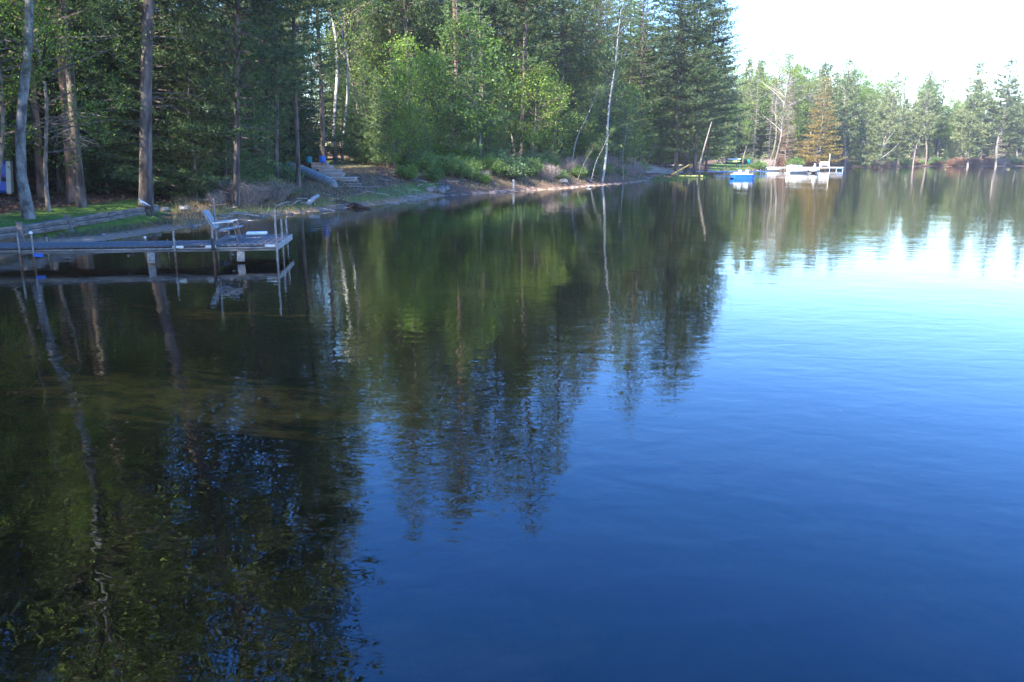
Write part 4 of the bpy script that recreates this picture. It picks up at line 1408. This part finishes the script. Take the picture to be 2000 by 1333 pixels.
# lawn chair on the dock
cx, cy_ = dloc(440, 470)
cw = Vector((P1[0], P1[1], 0)) + u_ * cx + v_ * (cy_ + 0.0)
chair = empty('lawn_chair', (cw.x, cw.y, DZ), (0, 0, DR), 'low folding lawn chair with white webbing facing right on the dock platform', 'chair')
SY = 0.26
sh_, bx = 0.27, -0.10
MB().box((0.16, 0, sh_ + 0.03), (0.46, 0.48, 0.035), (0, -0.14, 0), 0.01).build('seat', M['webbing'], chair)
MB().box((bx - 0.20, 0, sh_ + 0.24), (0.05, 0.48, 0.50), (0, -0.50, 0), 0.012).build('backrest', M['webbing'], chair)
for sg in (-1, 1):
    MB().tube([(bx - 0.30, sg * SY, sh_ + 0.45), (bx - 0.02, sg * SY, sh_ - 0.02), (0.05, sg * SY, sh_ - 0.03), (0.4, sg * SY, sh_ + 0.07)], 0.013, 6).build('side_frame', M['galv'], chair)
    MB().tube([(bx - 0.12, sg * SY, sh_ + 0.17), (0.28, sg * SY, sh_ + 0.20)], 0.02, 6).build('armrest', M['alu'], chair)
    MB().tube([(bx - 0.02, sg * SY, sh_ + 0.02), (bx - 0.10, sg * SY, 0.18), (bx - 0.24, sg * SY, 0.0)], 0.011, 6).build('leg', M['galv'], chair)
    MB().tube([(0.26, sg * SY, sh_ + 0.19), (0.34, sg * SY, 0.0)], 0.011, 6).build('leg', M['galv'], chair)
MB().tube([(bx - 0.23, -SY, 0.012), (bx - 0.23, SY, 0.012)], 0.011, 6).build('crossbar', M['galv'], chair)
MB().tube([(0.34, -SY, 0.012), (0.34, SY, 0.012)], 0.011, 6).build('crossbar', M['galv'], chair)
cx2, cy2 = dloc(502, 459)
cw = Vector((P1[0], P1[1], 0)) + u_ * cx2 + v_ * cy2
cu = MB().box((0, 0, 0.04), (0.52, 0.22, 0.08), bev=0.025).build('cushion', M['white'])
cu.location = (cw.x, cw.y, DZ + 0.004)
cu.rotation_euler = (0, 0, DR + 0.1)
tag(cu, 'white oblong boat cushion lying on the dock platform', 'cushion')
cx3, cy3 = dloc(456, 466)
cw = Vector((P1[0], P1[1], 0)) + u_ * cx3 + v_ * cy3
cl = empty('cleat', (cw.x, cw.y, DZ), (0, 0, DR + 0.4), 'small metal cleat on the platform boards beside the chair', 'cleat')
MB().box((0, 0, 0.02), (0.05, 0.05, 0.04), bev=0.005).build('base', M['galv'], cl)
MB().tube([(-0.08, 0, 0.055), (-0.03, 0, 0.045), (0.03, 0, 0.045), (0.08, 0, 0.055)], [0.008, 0.013, 0.013, 0.008], 6).build('horn', M['alu'], cl)

# ------------------------------------------------------------------ pedal boat propped on its side by the left trunks
b_ = ground_at(17, 33.0)
pb = empty('pedal_boat', (b_.x + 0.06, b_.y, b_.z + 0.1), (0, 0.09, 0.5), 'blue pedal boat with cream hull bottom propped on its side by the left trunks', 'pedal boat')
MB().box((-0.38, 0.0, 0.66), (0.66, 1.9, 1.26), bev=0.12).build('deck', M['blue'], pb)
MB().box((0.02, 0.0, 0.66), (0.15, 1.95, 1.30), bev=0.04).build('hull', M['cream'], pb)
MB().box((-0.42, -0.958, 0.72), (0.60, 0.03, 0.13), (0, 0.05, 0)).build('stripe', M['purple'], pb)
MB().box((-0.14, -0.965, 0.58), (0.16, 0.04, 0.16), bev=0.02).build('hatch', M['black'], pb)
MB().box((-0.30, -0.965, 0.60), (0.12, 0.04, 0.09), bev=0.015).build('emblem', M['white'], pb)
MB().tube([(-0.33, -0.962, 0.92), (-0.29, -0.966, 1.03), (-0.27, -0.966, 1.12), (-0.30, -0.966, 1.18)], 0.025, 6).build('emblem', M['white'], pb)

# ------------------------------------------------------------------ wooden stairs up the bank
steps = [(623, 325, 28, 52.0), (628, 331, 36, 51.0), (643, 338.5, 38, 50.0), (651, 345.5, 34, 49.0), (667, 353.5, 50, 48.0)]
p_bot = pxy(690, 368, 45.4)
st = empty('stairs', tuple(p_bot), (0, 0, 0), 'weathered wooden stairs climbing the bank above the driftwood log', 'stairs')
org = Vector(p_bot)
for (cx_, yb, wpx, y) in steps:
    p = Vector(pxy(cx_, yb, y))
    wm = wpx / FPX * y
    ht = 5.2 / FPX * y
    MB().box(Vector((p.x, p.y + 0.03, p.z + ht / 2)) - org, (wm, 0.05, ht), bev=0.006).build('riser', M['stairwood'], st)
    MB().box(Vector((p.x, p.y + 0.42, p.z + ht + 0.022)) - org, (wm + 0.06, 0.95, 0.05), bev=0.006).build('tread', M['stairtread'], st)
    for sg in (-1, 1):
        MB().box(Vector((p.x + sg * (wm / 2 - 0.03), p.y + 0.5, p.z + ht / 2 - 0.05)) - org, (0.05, 0.88, ht + 0.06)).build('side_board', M['stairwood'], st)
p = Vector(pxy(645, 352.5, 47.8))
MB().box(p - org + Vector((0, 0.1, 0.0)), (0.75, 0.5, 0.16), bev=0.01).build('planter_box', M['tanwood'], st)
for (cx_, yb, wpx, y) in ((682, 359, 32, 47.0), (687, 364.5, 33, 46.2), (691, 369.5, 31, 45.4)):
    p = Vector(pxy(cx_, yb, y))
    wm = wpx / FPX * y
    ht = 4.6 / FPX * y
    MB().box(Vector((p.x, p.y + 0.3, p.z + ht)) - org, (wm, 0.5, 0.035), bev=0.004).build('tread', M['stairwood'], st)
    for k in range(5):
        xk = -wm / 2 + wm * k / 4
        MB().box(Vector((p.x + xk, p.y + 0.07, p.z + ht / 2 - 0.02)) - org, (0.03, 0.03, ht)).build('baluster', M['stairwood'], st)
    MB().box(Vector((p.x, p.y + 0.05, p.z - 0.005)) - org, (wm, 0.03, 0.03)).build('bottom_rail', M['stairwood'], st)

# barrels at the top of the stairs
for (px, py, y, m_, lb) in ((603.5, 319, 54.0, 'teal', 'teal round barrel left of the big trunk at the stair top'), (630, 318.5, 50.9, 'azure', 'bright blue barrel in front of the trunk at the stair top')):
    p = pxy(px, py, y)
    br = empty('barrel', tuple(p), label=lb, cat='barrel')
    MB().lathe([(0.18, 0), (0.20, 0.04), (0.215, 0.12), (0.22, 0.22), (0.215, 0.32), (0.2, 0.39), (0.19, 0.41)], 18).build('body', M[m_], br, True)
    MB().lathe([(0.21, 0.405), (0.21, 0.43), (0.12, 0.435)], 18).build('rim', M[m_], br)

# rail bench beyond the clearing
p = pxy(666, 306, 60.0)
rb = empty('rail_bench', tuple(p), label='brownish red rail bench at the back of the sunny clearing', cat='bench')
for sx in (-0.62, 0.0, 0.62):
    MB().box((sx, 0, 0.24), (0.06, 0.06, 0.52), bev=0.006).build('leg', M['brownred'], rb)
for k, z_ in enumerate((0.28, 0.42, 0.55)):
    MB().box((0, -0.045 if k else -0.2, z_), (1.42, 0.04 if k else 0.35, 0.05), bev=0.006).build('rail' if k else 'seat', M['brownred'], rb)

# upturned aluminium canoe lying down the slope
def hull_rings(L, W, D, n=18, m=12, blunt=1.6, flat=0.35):
    rings = []
    for i in range(n + 1):
        t = -1 + 2 * i / n
        k = max(0.0, 1 - abs(t) ** blunt)
        wv = W / 2 * k ** 0.6 + 0.006
        dv = D * (0.55 + 0.45 * k ** 0.3) if k > 0 else D * 0.5
        sheer = 0.25 * D * abs(t) ** 3
        rings.append([(t * L / 2, wv * math.cos(a), sheer - dv * max(0, math.sin(a)) ** 0.7 if math.sin(a) > 0 else sheer) for a in
                      [math.pi * q / (m - 1) for q in range(m)]])
    return rings


def open_hull(name, L, W, D, mat, parent, **kw):
    r1 = hull_rings(L, W, D, **kw)
    mb = MB()
    n = len(r1[0])
    v = [p for r_ in r1 for p in r_]
    f = []
    for i in range(len(r1) - 1):
        for k in range(n - 1):
            f.append((i * n + k, i * n + k + 1, (i + 1) * n + k + 1, (i + 1) * n + k))
    mb.add(v, f)
    o = mb.build(name, mat, parent, True)
    so_ = o.modifiers.new('thickness', 'SOLIDIFY')
    so_.thickness = 0.02
    return o


pa, pb2 = Vector(pxy(560, 328, 51)), Vector(pxy(658, 370, 45.0))
dv_ = (pa - pb2)
cn = empty('canoe', tuple((pa + pb2) / 2 + Vector((0, 0, 0.12))), label='silver aluminium canoe lying upturned in the brush left of the stairs', cat='canoe')
Mx = dv_.to_track_quat('X', 'Z').to_matrix().to_4x4() @ Matrix.Rotation(math.pi, 4, 'X')
cn.rotation_euler = Mx.to_euler()
open_hull('hull', dv_.length, 0.9, 0.36, M['dull_alu'], cn, blunt=3.0)
rr_ = hull_rings(dv_.length, 0.9, 0.36, blunt=3.0)
MB().tube([Vector(r_[0]) for r_ in rr_], 0.02, 5).build('gunwale', M['white'], cn)
MB().tube([Vector(r_[-1]) for r_ in rr_], 0.02, 5).build('gunwale', M['white'], cn)
MB().tube([(-dv_.length * 0.46, 0, -0.30), (0, 0, -0.375), (dv_.length * 0.46, 0, -0.30)], 0.018, 5).build('keel', M['white'], cn)


def log_obj(name, a, b, r0, r1, mat, label, cat='log', seed=0, wob=0.06, stubs=0):
    a, b = Vector(a), Vector(b)
    rg = random.Random(seed)
    pts = []
    for i in range(9):
        t = i / 8
        p = a.lerp(b, t)
        pts.append(p - a + Vector((rg.gauss(0, wob), rg.gauss(0, wob), rg.gauss(0, wob * 0.5))) * (0.3 + (1 - abs(2 * t - 1))))
    e = empty(name, tuple(a), label=label, cat=cat)
    MB().tube(pts, [r0 + (r1 - r0) * i / 8 for i in range(9)], 9).build('trunk', mat, e, True)
    for k in range(stubs):
        p = pts[1 + rg.randrange(7)]
        q = p + Vector((rg.gauss(0, 0.3), rg.gauss(0, 0.3), abs(rg.gauss(0.2, 0.15))))
        MB().tube([p, q], [r1 * 0.5, r1 * 0.2], 5).build('broken_branch', mat, e)
    return e


log_obj('fallen_log', gp(652, 398, 0.12), gp(722, 408, 0.02), 0.16, 0.07, M['log'], 'dark half sunken driftwood log at the water edge below the stairs', seed=1, stubs=3)
log_obj('driftwood', gp(640, 392, 0.25), gp(700, 403, 0.06), 0.12, 0.10, M['log'], 'dark driftwood wedge resting behind the half sunken log', seed=8, stubs=1)
h1, h2 = hit(601, 402), hit(621, 389)
log_obj('birch_log', (h1.x, h1.y, h1.z + 0.1), (h2.x, h2.y, h2.z + 0.14), 0.12, 0.1, M['bark_birch'], 'short white birch log on the shaded bank above the water', seed=2, wob=0.02)
log_obj('thin_log', Vector(hit(540, 372)) + Vector((0, 0, 0.1)), Vector(hit(530, 385)) + Vector((0, 0, 0.05)), 0.05, 0.03, M['bark_birch'], 'thin pale fallen stick on the shaded bank', seed=3, wob=0.02)


def rock(px, py, w_, h_, label, seed):
    b = hit(px, py)
    rg = np.random.default_rng(seed)
    rings = []
    for i in range(7):
        ph = math.pi * i / 6 - math.pi / 2
        rr2 = math.cos(ph) ** 0.7 if abs(ph) < 1.56 else 0.02
        rings.append([(w_ / 2 * rr2 * math.cos(a) * (1 + rg.normal() * 0.09), w_ / 2.2 * rr2 * math.sin(a) * (1 + rg.normal() * 0.09), h_ / 2 * math.sin(ph) * (1 + rg.normal() * 0.06) + h_ * 0.35)
                      for a in [2 * math.pi * q / 11 for q in range(11)]])
    o = MB().loft(rings).build('rock', M['rock'])
    o.location = b
    return tag(o, label, 'rock')


rock(859, 378, 0.75, 0.55, 'largest grey boulder at the waterline under the saplings', 1)
rock(838, 376, 0.6, 0.4, 'grey boulder just left of the largest waterline boulder', 2)
rock(871, 372, 0.5, 0.35, 'small stone tucked behind the largest waterline boulder', 12)
rock(1101, 359, 0.7, 0.45, 'dull boulder in the dark bank below the slender birch', 3)
rock(300, 414, 0.5, 0.3, 'bluish stone beside the foot of the big straight pine', 4)
rock(322, 414, 0.4, 0.22, 'flat stone second right of the big straight pine', 5)
rock(360, 413, 0.45, 0.25, 'stone at the grass edge behind the dock', 6)
rock(1150, 366, 0.5, 0.22, 'low flat stone on the muddy shelf under the birches', 7)

# weathered white post and broken stump
b = hit(1003, 373)
o = MB().tube([(0, 0, -0.2), (0.02, 0, 0.35), (-0.02, 0, 0.75)], [0.10, 0.08, 0.09], 9).build('white_stump_post', M['bark_birch'], None, True)
o.location = b
tag(o, 'short white birch post standing at the waterline', 'post')
b = ground_at(1006, 71)
bs = empty('broken_stump', tuple(b), (0, -0.03, 0), 'broken grey trunk with a pale gash under the fresh green maple', 'tree stump')
MB().tube([(0, 0, -0.3), (0.02, 0, 0.8), (-0.03, 0, 1.6), (0.0, 0, 2.3)], [0.19, 0.14, 0.12, 0.05], 9).build('trunk', M['bark_grey'], bs, True)
MB().tube([(-0.55, -0.2, 0.5), (-0.4, -0.22, 0.75), (-0.3, -0.2, 0.95)], [0.09, 0.08, 0.03], 7).build('split_wood', M['white'], bs)
MB().tube([(0.1, -0.3, 0.1), (0.35, -0.35, -0.05)], [0.08, 0.04], 7).build('split_wood', M['tanwood'], bs)


# ------------------------------------------------------------------ adirondack style chairs
def adirondack(px, py, y, mat, label, rz):
    p = pxy(px, py, y)
    c = empty('garden_chair', tuple(p), (0, 0, rz), label, 'chair', None)
    for k in range(5):
        MB().box((-0.22 + 0.11 * k, 0.28, 0.62), (0.095, 0.03, 0.85 - 0.04 * abs(k - 2) ** 1.5), (-0.35, 0, 0), 0.006).build('back_slat', mat, c)
    MB().box((0, -0.02, 0.30), (0.56, 0.52, 0.04), (-0.15, 0, 0), 0.006).build('seat', mat, c)
    for sg in (-1, 1):
        MB().box((sg * 0.34, -0.02, 0.56), (0.12, 0.72, 0.03), (0, 0, 0), 0.006).build('armrest', mat, c)
        MB().box((sg * 0.31, -0.28, 0.28), (0.05, 0.09, 0.56), bev=0.005).build('leg', mat, c)
        MB().box((sg * 0.31, 0.25, 0.27), (0.05, 0.09, 0.54), bev=0.005).build('leg', mat, c)
    return c


adirondack(1190, 321, 84, M['red'], 'red wooden garden chair right behind the white birch', 0.3)
adirondack(1113, 315, 86, M['red'], 'red wooden garden chair half hidden left of the birches', -0.2)
adirondack(1463, 321, 165, M['teal'], 'dark teal garden chair on the far lawn', 0.2)
adirondack(1480, 323, 160, M['paleblue'], 'pale blue garden chair at the shore end of the white dock', 1.0)

# ------------------------------------------------------------------ sand patch area
p = pxy(1344, 343, 97)
ez = empty('board_ramp', (p[0], p[1], p[2]), label='yellow board sloping up to a dark two legged stand at the shore', cat='ramp')
a = Vector(pxy(1342, 323.5, 97)) - Vector(p)
b2 = Vector(pxy(1314, 341, 96)) - Vector(p)
ang = math.atan2(a.z - b2.z, a.x - b2.x)
MB().box((a + b2) / 2, ((a - b2).length, 0.35, 0.12), (0, -ang, 0), 0.01).build('board', M['yellow'], ez)
q1 = Vector(pxy(1338, 344, 96.5)) - Vector(p)
q2 = Vector(pxy(1349, 344, 96.5)) - Vector(p)
MB().tube([a + Vector((0.05, -0.1, 0.05)), q1], 0.08, 6).build('leg', M['black'], ez)
MB().tube([a + Vector((0.05, -0.1, 0.05)), q2], 0.08, 6).build('leg', M['black'], ez)
p = gp(1349, 346.5, 0)
fd = empty('float_section', tuple(p), (0, 0, -0.12), 'low yellow edged float lying at the reeds', 'float')
wm = 44 / FPX * p[1]
MB().box((0, 0, 0.10), (wm, 1.0, 0.22), bev=0.02).build('deck', M['timber'], fd)
MB().box((0, -0.52, 0.17), (wm, 0.04, 0.12), bev=0.005).build('edge_board', M['limeyellow'], fd)
p = gp(1376, 342.5, 0.05)
rc = empty('rowing_shell', tuple(p), (0, 0, -0.10), 'reddish brown canoe drawn up beside the blue dock', 'canoe')
o = open_hull('hull', 42 / FPX * p[1], 0.8, 0.34, M['brownred'], rc, blunt=2.2)
o.location.z = 0.34
for sx in (-0.7, 0.7):
    MB().box((sx, 0, 0.27), (0.2, 0.62, 0.03)).build('seat', M['tanwood'], rc)

# ------------------------------------------------------------------ blue edged dock with raft and ladder
D2 = 108.0
def dk(name, px0, px1, py, y, wid, mat_top, mat_side, label, zdeck, rot=0.0):
    a = at_y(px0, y, zdeck)
    b = at_y(px1, y, zdeck)
    o = empty(name, ((a[0] + b[0]) / 2, y, 0), (0, 0, rot), label, 'dock')
    L = b[0] - a[0]
    n = max(6, int(L / 0.45))
    mp = MB().box((0, 0, 0), (L / n - 0.02, wid, 0.04)).mesh('far_plank', mat_top)
    for k in range(n):
        q = link('plank', mp, o)
        q.location = (-L / 2 + (k + 0.5) * L / n, wid / 2, zdeck - 0.02)
    MB().box((0, -0.03, zdeck - 0.08), (L, 0.05, 0.14)).build('side_board', mat_side, o)
    MB().box((0, wid + 0.03, zdeck - 0.08), (L, 0.05, 0.14)).build('side_board', mat_side, o)
    return o, L


ya = gp(1430, 340, 0)[1]
zd = pxy(1430, 334.5, ya)[2]
d2, L2_ = dk('blue_dock', 1354, 1504, 335, ya, 1.3, M['white'], M['paleblue'], 'long pale blue edged dock with a ladder at its end', zd)
for k, x_ in enumerate(np.linspace(-L2_ / 2, L2_ / 2, 6)):
    MB().tube([(x_, -0.09, -1.0), (x_, -0.09, zd + (0.9 if k == 3 else 0.25))], 0.04, 7).build('post', M['paleblue'] if k != 3 else M['white'], d2)
lx = (1486 - 1429) / FPX * ya
for sx in (-0.2, 0.2):
    MB().tube([(lx + sx, -0.15, -0.6), (lx + sx, -0.15, zd + 0.35)], 0.035, 7).build('ladder_rail', M['white'], d2)
for z_ in (-0.2, 0.08, 0.34):
    MB().box((lx, -0.16, z_), (0.42, 0.09, 0.05)).build('ladder_step', M['white'], d2)
MB().box((lx + 0.55, -0.16, 0.2), (0.5, 0.3, 0.07)).build('swim_step', M['white'], d2)
rp_ = gp(1449, 349.5, 0)
rf = empty('pedal_boat', (rp_[0], rp_[1], 0), (0, 0, 0.05), 'bright blue pedal boat with pale deck moored at the blue edged dock', 'pedal boat')
wr = 42 / FPX * rp_[1]
rg_ = []
for (x_, w_, z0_) in ((-0.5, 0.6, 0.12), (-0.42, 0.95, 0.0), (0.0, 1.0, -0.05), (0.36, 0.95, 0.0), (0.5, 0.7, 0.1)):
    rg_.append([(x_ * wr, -0.8 * w_, z0_), (x_ * wr, -0.85 * w_, 0.45), (x_ * wr, 0.85 * w_, 0.45), (x_ * wr, 0.8 * w_, z0_)])
MB().loft(rg_).build('hull', M['azure'], rf)
MB().box((-0.03 * wr, 0, 0.49), (wr * 0.9, 1.4, 0.07), bev=0.03).build('deck', M['cream'], rf)
for sx in (-0.22, 0.12):
    MB().box((sx * wr, 0.1, 0.62), (0.5, 0.9, 0.2), bev=0.04).build('seat', M['cream'], rf)
    MB().box((sx * wr + 0.28, 0.1, 0.78), (0.1, 0.9, 0.4), (0, 0.25, 0), 0.03).build('backrest', M['paleblue'], rf)
MB().tube([(-0.05 * wr, -0.3, 0.5), (-0.03 * wr, -0.3, 0.85)], 0.03, 6).build('tiller', M['black'], rf)

# ------------------------------------------------------------------ far white dock, boats and bench
yb = gp(1570, 333.5, 0)[1]
zd = pxy(1570, 327, yb)[2]
d3, L3_ = dk('white_dock', 1492, 1646, 327, yb, 1.8, M['white'], M['white'], 'long white dock on the far shore behind the white boats', zd)
for k, x_ in enumerate(np.linspace(-L3_ / 2, L3_ / 2, 7)):
    MB().tube([(x_, -0.1, -1.2), (x_, -0.1, zd + 0.1)], 0.06, 7).build('post', M['paleblue'] if k > 4 else M['timber'], d3)
for sx in (1632, 1644):
    x_ = (sx - 1569) / FPX * yb
    MB().box((x_, -0.13, zd - 0.42), (0.12, 0.08, 0.7)).build('end_frame', M['paleblue'], d3)
x_ = (1638 - 1569) / FPX * yb
MB().box((x_, -0.13, zd - 0.22), (1.4, 0.08, 0.12)).build('end_frame', M['azure'], d3)


def motorboat(px, py, wpx, label, rz, mat, bow=1):
    p = gp(px, py, 0)
    L = wpx / FPX * p[1]
    o = empty('motorboat', (p[0], p[1], 0), (0, 0, rz), label, 'boat')
    rg = []
    for i in range(13):
        t = i / 12
        wv = 0.85 * (1 - max(0, (t - 0.45) / 0.55) ** 2.2) + 0.02
        top = 0.62 + 0.28 * t ** 2
        k = -0.12 + 0.5 * max(0, (t - 0.7) / 0.3) ** 2
        x_ = (t - 0.5) * L
        rg.append([(x_, -wv, top), (x_, -wv * 0.92, top * 0.45), (x_, -wv * 0.55, k + 0.06), (x_, 0, k), (x_, wv * 0.55, k + 0.06), (x_, wv * 0.92, top * 0.45), (x_, wv, top)])
    MB().loft(rg).build('hull', mat, o, False)
    MB().box((L * 0.22, 0, 0.78), (L * 0.30, 1.1, 0.12), bev=0.04).build('foredeck', mat, o)
    MB().box((L * 0.03, 0, 1.0), (0.06, 1.3, 0.42), (0, -0.4, 0), 0.01).build('windshield', M['paleblue'], o)
    for sx in (-0.12, -0.3):
        MB().box((L * sx, 0, 0.80), (0.45, 1.1, 0.22), bev=0.05).build('seat', M['cream'], o)
        MB().box((L * sx - 0.22, 0, 1.0), (0.12, 1.1, 0.42), bev=0.04).build('backrest', mat, o)
    MB().box((-L * 0.5 - 0.15, 0, 0.85), (0.35, 0.32, 0.5), bev=0.06).build('outboard', mat, o)
    return o


motorboat(1561, 338.5, 43, 'larger white motorboat moored side on at the white dock', 0.06, M['white'])
p = gp(1590, 339, 0)
sb = empty('rowboat', (p[0], p[1], 0), (0, 0, R(250)), 'small white rowboat with raised bow beside the motorboat', 'boat')
o = open_hull('hull', 4.2, 1.5, 0.6, M['white'], sb, blunt=2.4)
o.location.z = 0.62
MB().box((0, 0, 0.42), (0.3, 1.2, 0.05)).build('seat', M['cream'], sb)
MB().box((-1.0, 0, 0.42), (0.3, 1.0, 0.05)).build('seat', M['cream'], sb)
MB().loft([[(1.6, -0.35, 0.62), (1.6, 0.35, 0.62), (1.55, 0.25, 0.95), (1.55, -0.25, 0.95)], [(2.2, -0.03, 0.85), (2.2, 0.03, 0.85), (2.15, 0.03, 1.5), (2.15, -0.03, 1.5)]]).build('bow', M['white'], sb)
p = gp(1511, 334.5, 0)
wc = empty('canoe', (p[0], p[1], 0), (0, 0, -0.15), 'small white canoe tied at the left part of the white dock', 'canoe')
o = open_hull('hull', 24 / FPX * p[1], 0.9, 0.4, M['white'], wc, blunt=2.4)
o.location.z = 0.42
MB().box((0.4, 0, 0.32), (0.25, 0.7, 0.04)).build('seat', M['cream'], wc)
MB().box((1.6, 0, 0.3), (0.3, 0.4, 0.25), bev=0.03).build('motor_box', M['black'], wc)

bz = zd
pbn = at_y(1610, yb + 0.7, bz)
bn = empty('bench', (pbn[0], pbn[1], bz), label='white slatted bench standing on the far white dock', cat='bench')
wb = 17 / FPX * yb
for k in range(4):
    MB().box((0, 0.15, 0.42 + 0.16 * k), (wb, 0.05, 0.13), bev=0.01).build('back_slat', M['white'], bn)
MB().box((0, -0.15, 0.40), (wb, 0.5, 0.05), bev=0.01).build('seat', M['white'], bn)
for sx in (-1, 1):
    MB().box((sx * (wb / 2 - 0.08), 0.15, 0.2), (0.08, 0.08, 0.4)).build('leg', M['white'], bn)
    MB().box((sx * (wb / 2 - 0.08), -0.35, 0.2), (0.08, 0.08, 0.4)).build('leg', M['white'], bn)
pf = at_y(1619, yb + 0.4, bz)
fp = MB().tube([(0, 0, 0), (0, 0, 2.4)], 0.05, 8).build('pole', M['white'])
fp.location = (pf[0], pf[1], bz)
tag(fp, 'thin white pole standing at the right end of the bench', 'pole')

# kayaks on the far lawn
for (px, py, y, m_, lb) in ((1432, 319, 158, 'limeyellow', 'yellow green kayak lying on the far lawn under the white one'), (1434, 314.5, 160, 'white', 'white kayak resting above the yellow green one on the far lawn')):
    p = pxy(px, py, y)
    k = empty('kayak', tuple(p), (0, 0, -0.03), lb, 'kayak')
    rg = []
    L = 24 / FPX * y * 1.15
    for i in range(13):
        t = -1 + 2 * i / 12
        wv = 0.40 * max(0.02, 1 - abs(t) ** 2.2)
        hv = 0.22 * max(0.05, 1 - abs(t) ** 3)
        zc = 0.25 + 0.10 * abs(t) ** 2.5
        rg.append([(t * L / 2, wv * math.cos(a), zc + hv * math.sin(a)) for a in [2 * math.pi * q / 10 for q in range(10)]])
    MB().loft(rg).build('hull', M[m_], k, True)
    MB().lathe([(0.34, 0.44), (0.36, 0.50), (0.28, 0.50)], 14, Matrix.Diagonal((1.3, 0.8, 1, 1))).build('cockpit', M['black'], k)

# forked birch trunks leaning over the far shore
b = gp(1704, 325.5, 0.2)
fb = empty('leaning_birch', (b[0], b[1], b[2]), label='bare forked white birch leaning low over the far shore', cat='birch tree')
def lp_(px, py):
    return Vector(pxy(px, py, b[1])) - Vector(b)
MB().tube([(0, 0, -0.2), lp_(1708, 321), lp_(1714, 314), lp_(1724, 308), lp_(1740, 296), lp_(1756, 280)], [0.24, 0.22, 0.20, 0.16, 0.11, 0.05], 8).build('trunk', M['bark_lichen'], fb, True)
MB().tube([lp_(1714, 314), lp_(1716, 306), lp_(1724, 290), lp_(1736, 270), lp_(1748, 255)], [0.18, 0.16, 0.13, 0.09, 0.04], 8).build('limbs', M['bark_lichen'], fb, True)
b = gp(1366, 345.5, 0.3)
fb = empty('dead_tree', (b[0], b[1], b[2]), label='pale broken trunk leaning right in front of the near forest edge', cat='dead tree')
MB().tube([(0, 0, -0.3), lp_(1368, 318), lp_(1378, 280), lp_(1390, 238)], [0.13, 0.11, 0.085, 0.04], 8).build('trunk', M['bark_grey'], fb, True)
fs = ground_at(141, 30.6)
db = empty('dead_branches', (fs.x, fs.y, fs.z), label='fan of bare dead branches on the trunks at the back of the lawn', cat='dead branches')
mbd = MB()
for k in range(26):
    z0 = 2.1 + rnd.random() * 1.2
    a = rnd.uniform(0, 6.28)
    L = rnd.uniform(0.6, 1.5)
    c0 = Vector((0.25, -0.05, z0))
    e1 = c0 + Vector((math.cos(a) * L * 0.6, math.sin(a) * L * 0.5 - 0.2, rnd.gauss(0.05, 0.12)))
    e2 = e1 + Vector((math.cos(a) * L * 0.5, math.sin(a) * L * 0.3, -0.1 - rnd.random() * 0.35))
    mbd.tube([c0, e1, e2], [0.016, 0.010, 0.003], 4)
    for q in range(3):
        s0 = e1.lerp(e2, rnd.random())
        mbd.tube([s0, s0 + Vector((rnd.gauss(0, 0.2), rnd.gauss(0, 0.2), -rnd.random() * 0.3))], [0.006, 0.002], 3)
mbd.build('twigs', M['twig_pale'], db)
print({k: sum(len(m.polygons) for m in (p.get('crown'), p.get('limbs')) if m) for k, p in PROTO.items()})
print('objects', len(bpy.data.objects))

g_ = np.random.default_rng(91)
sx_ = g_.uniform(-14, 9, 110)
sy_ = 6.5 * (34 / 6.5) ** g_.random(110)
kk = (shore_dist(sx_, sy_) < -0.5)
pf_ = np.stack([sx_[kk], sy_[kk], np.full(kk.sum(), 0.003)], 1)
a_ = g_.random(len(pf_)) * 6.28
r_ = (0.002 + 0.006 * g_.random(len(pf_)))
vq = np.stack([pf_ + np.stack([np.cos(a_ + k * 1.57) * r_ * (1.5 if k % 2 else 1), np.sin(a_ + k * 1.57) * r_, np.zeros(len(pf_))], 1) for k in range(4)], 1).reshape(-1, 3)
o = link('floating_specks', soup('floating_specks', vq, M['dry_grass'], np.repeat(g_.random(len(pf_)), 4), 4))
tag(o, 'tiny seed scales and leaf bits floating on the lake', 'floating debris', kind='stuff')

# ------------------------------------------------------------------ thin air haze over the lake
hm_, hnt, hout = new_mat('air_haze')
hv = hnt.nodes.new('ShaderNodeVolumePrincipled')
hv.inputs['Color'].default_value = (0.86, 0.92, 1.0, 1)
hv.inputs['Density'].default_value = 0.0003
hv.inputs['Anisotropy'].default_value = 0.2
hnt.links.new(hv.outputs[0], hout.inputs['Volume'])
tag(MB().box((0, 0, 17.5), (1300, 1300, 45)).build('haze', hm_), kind='stuff')
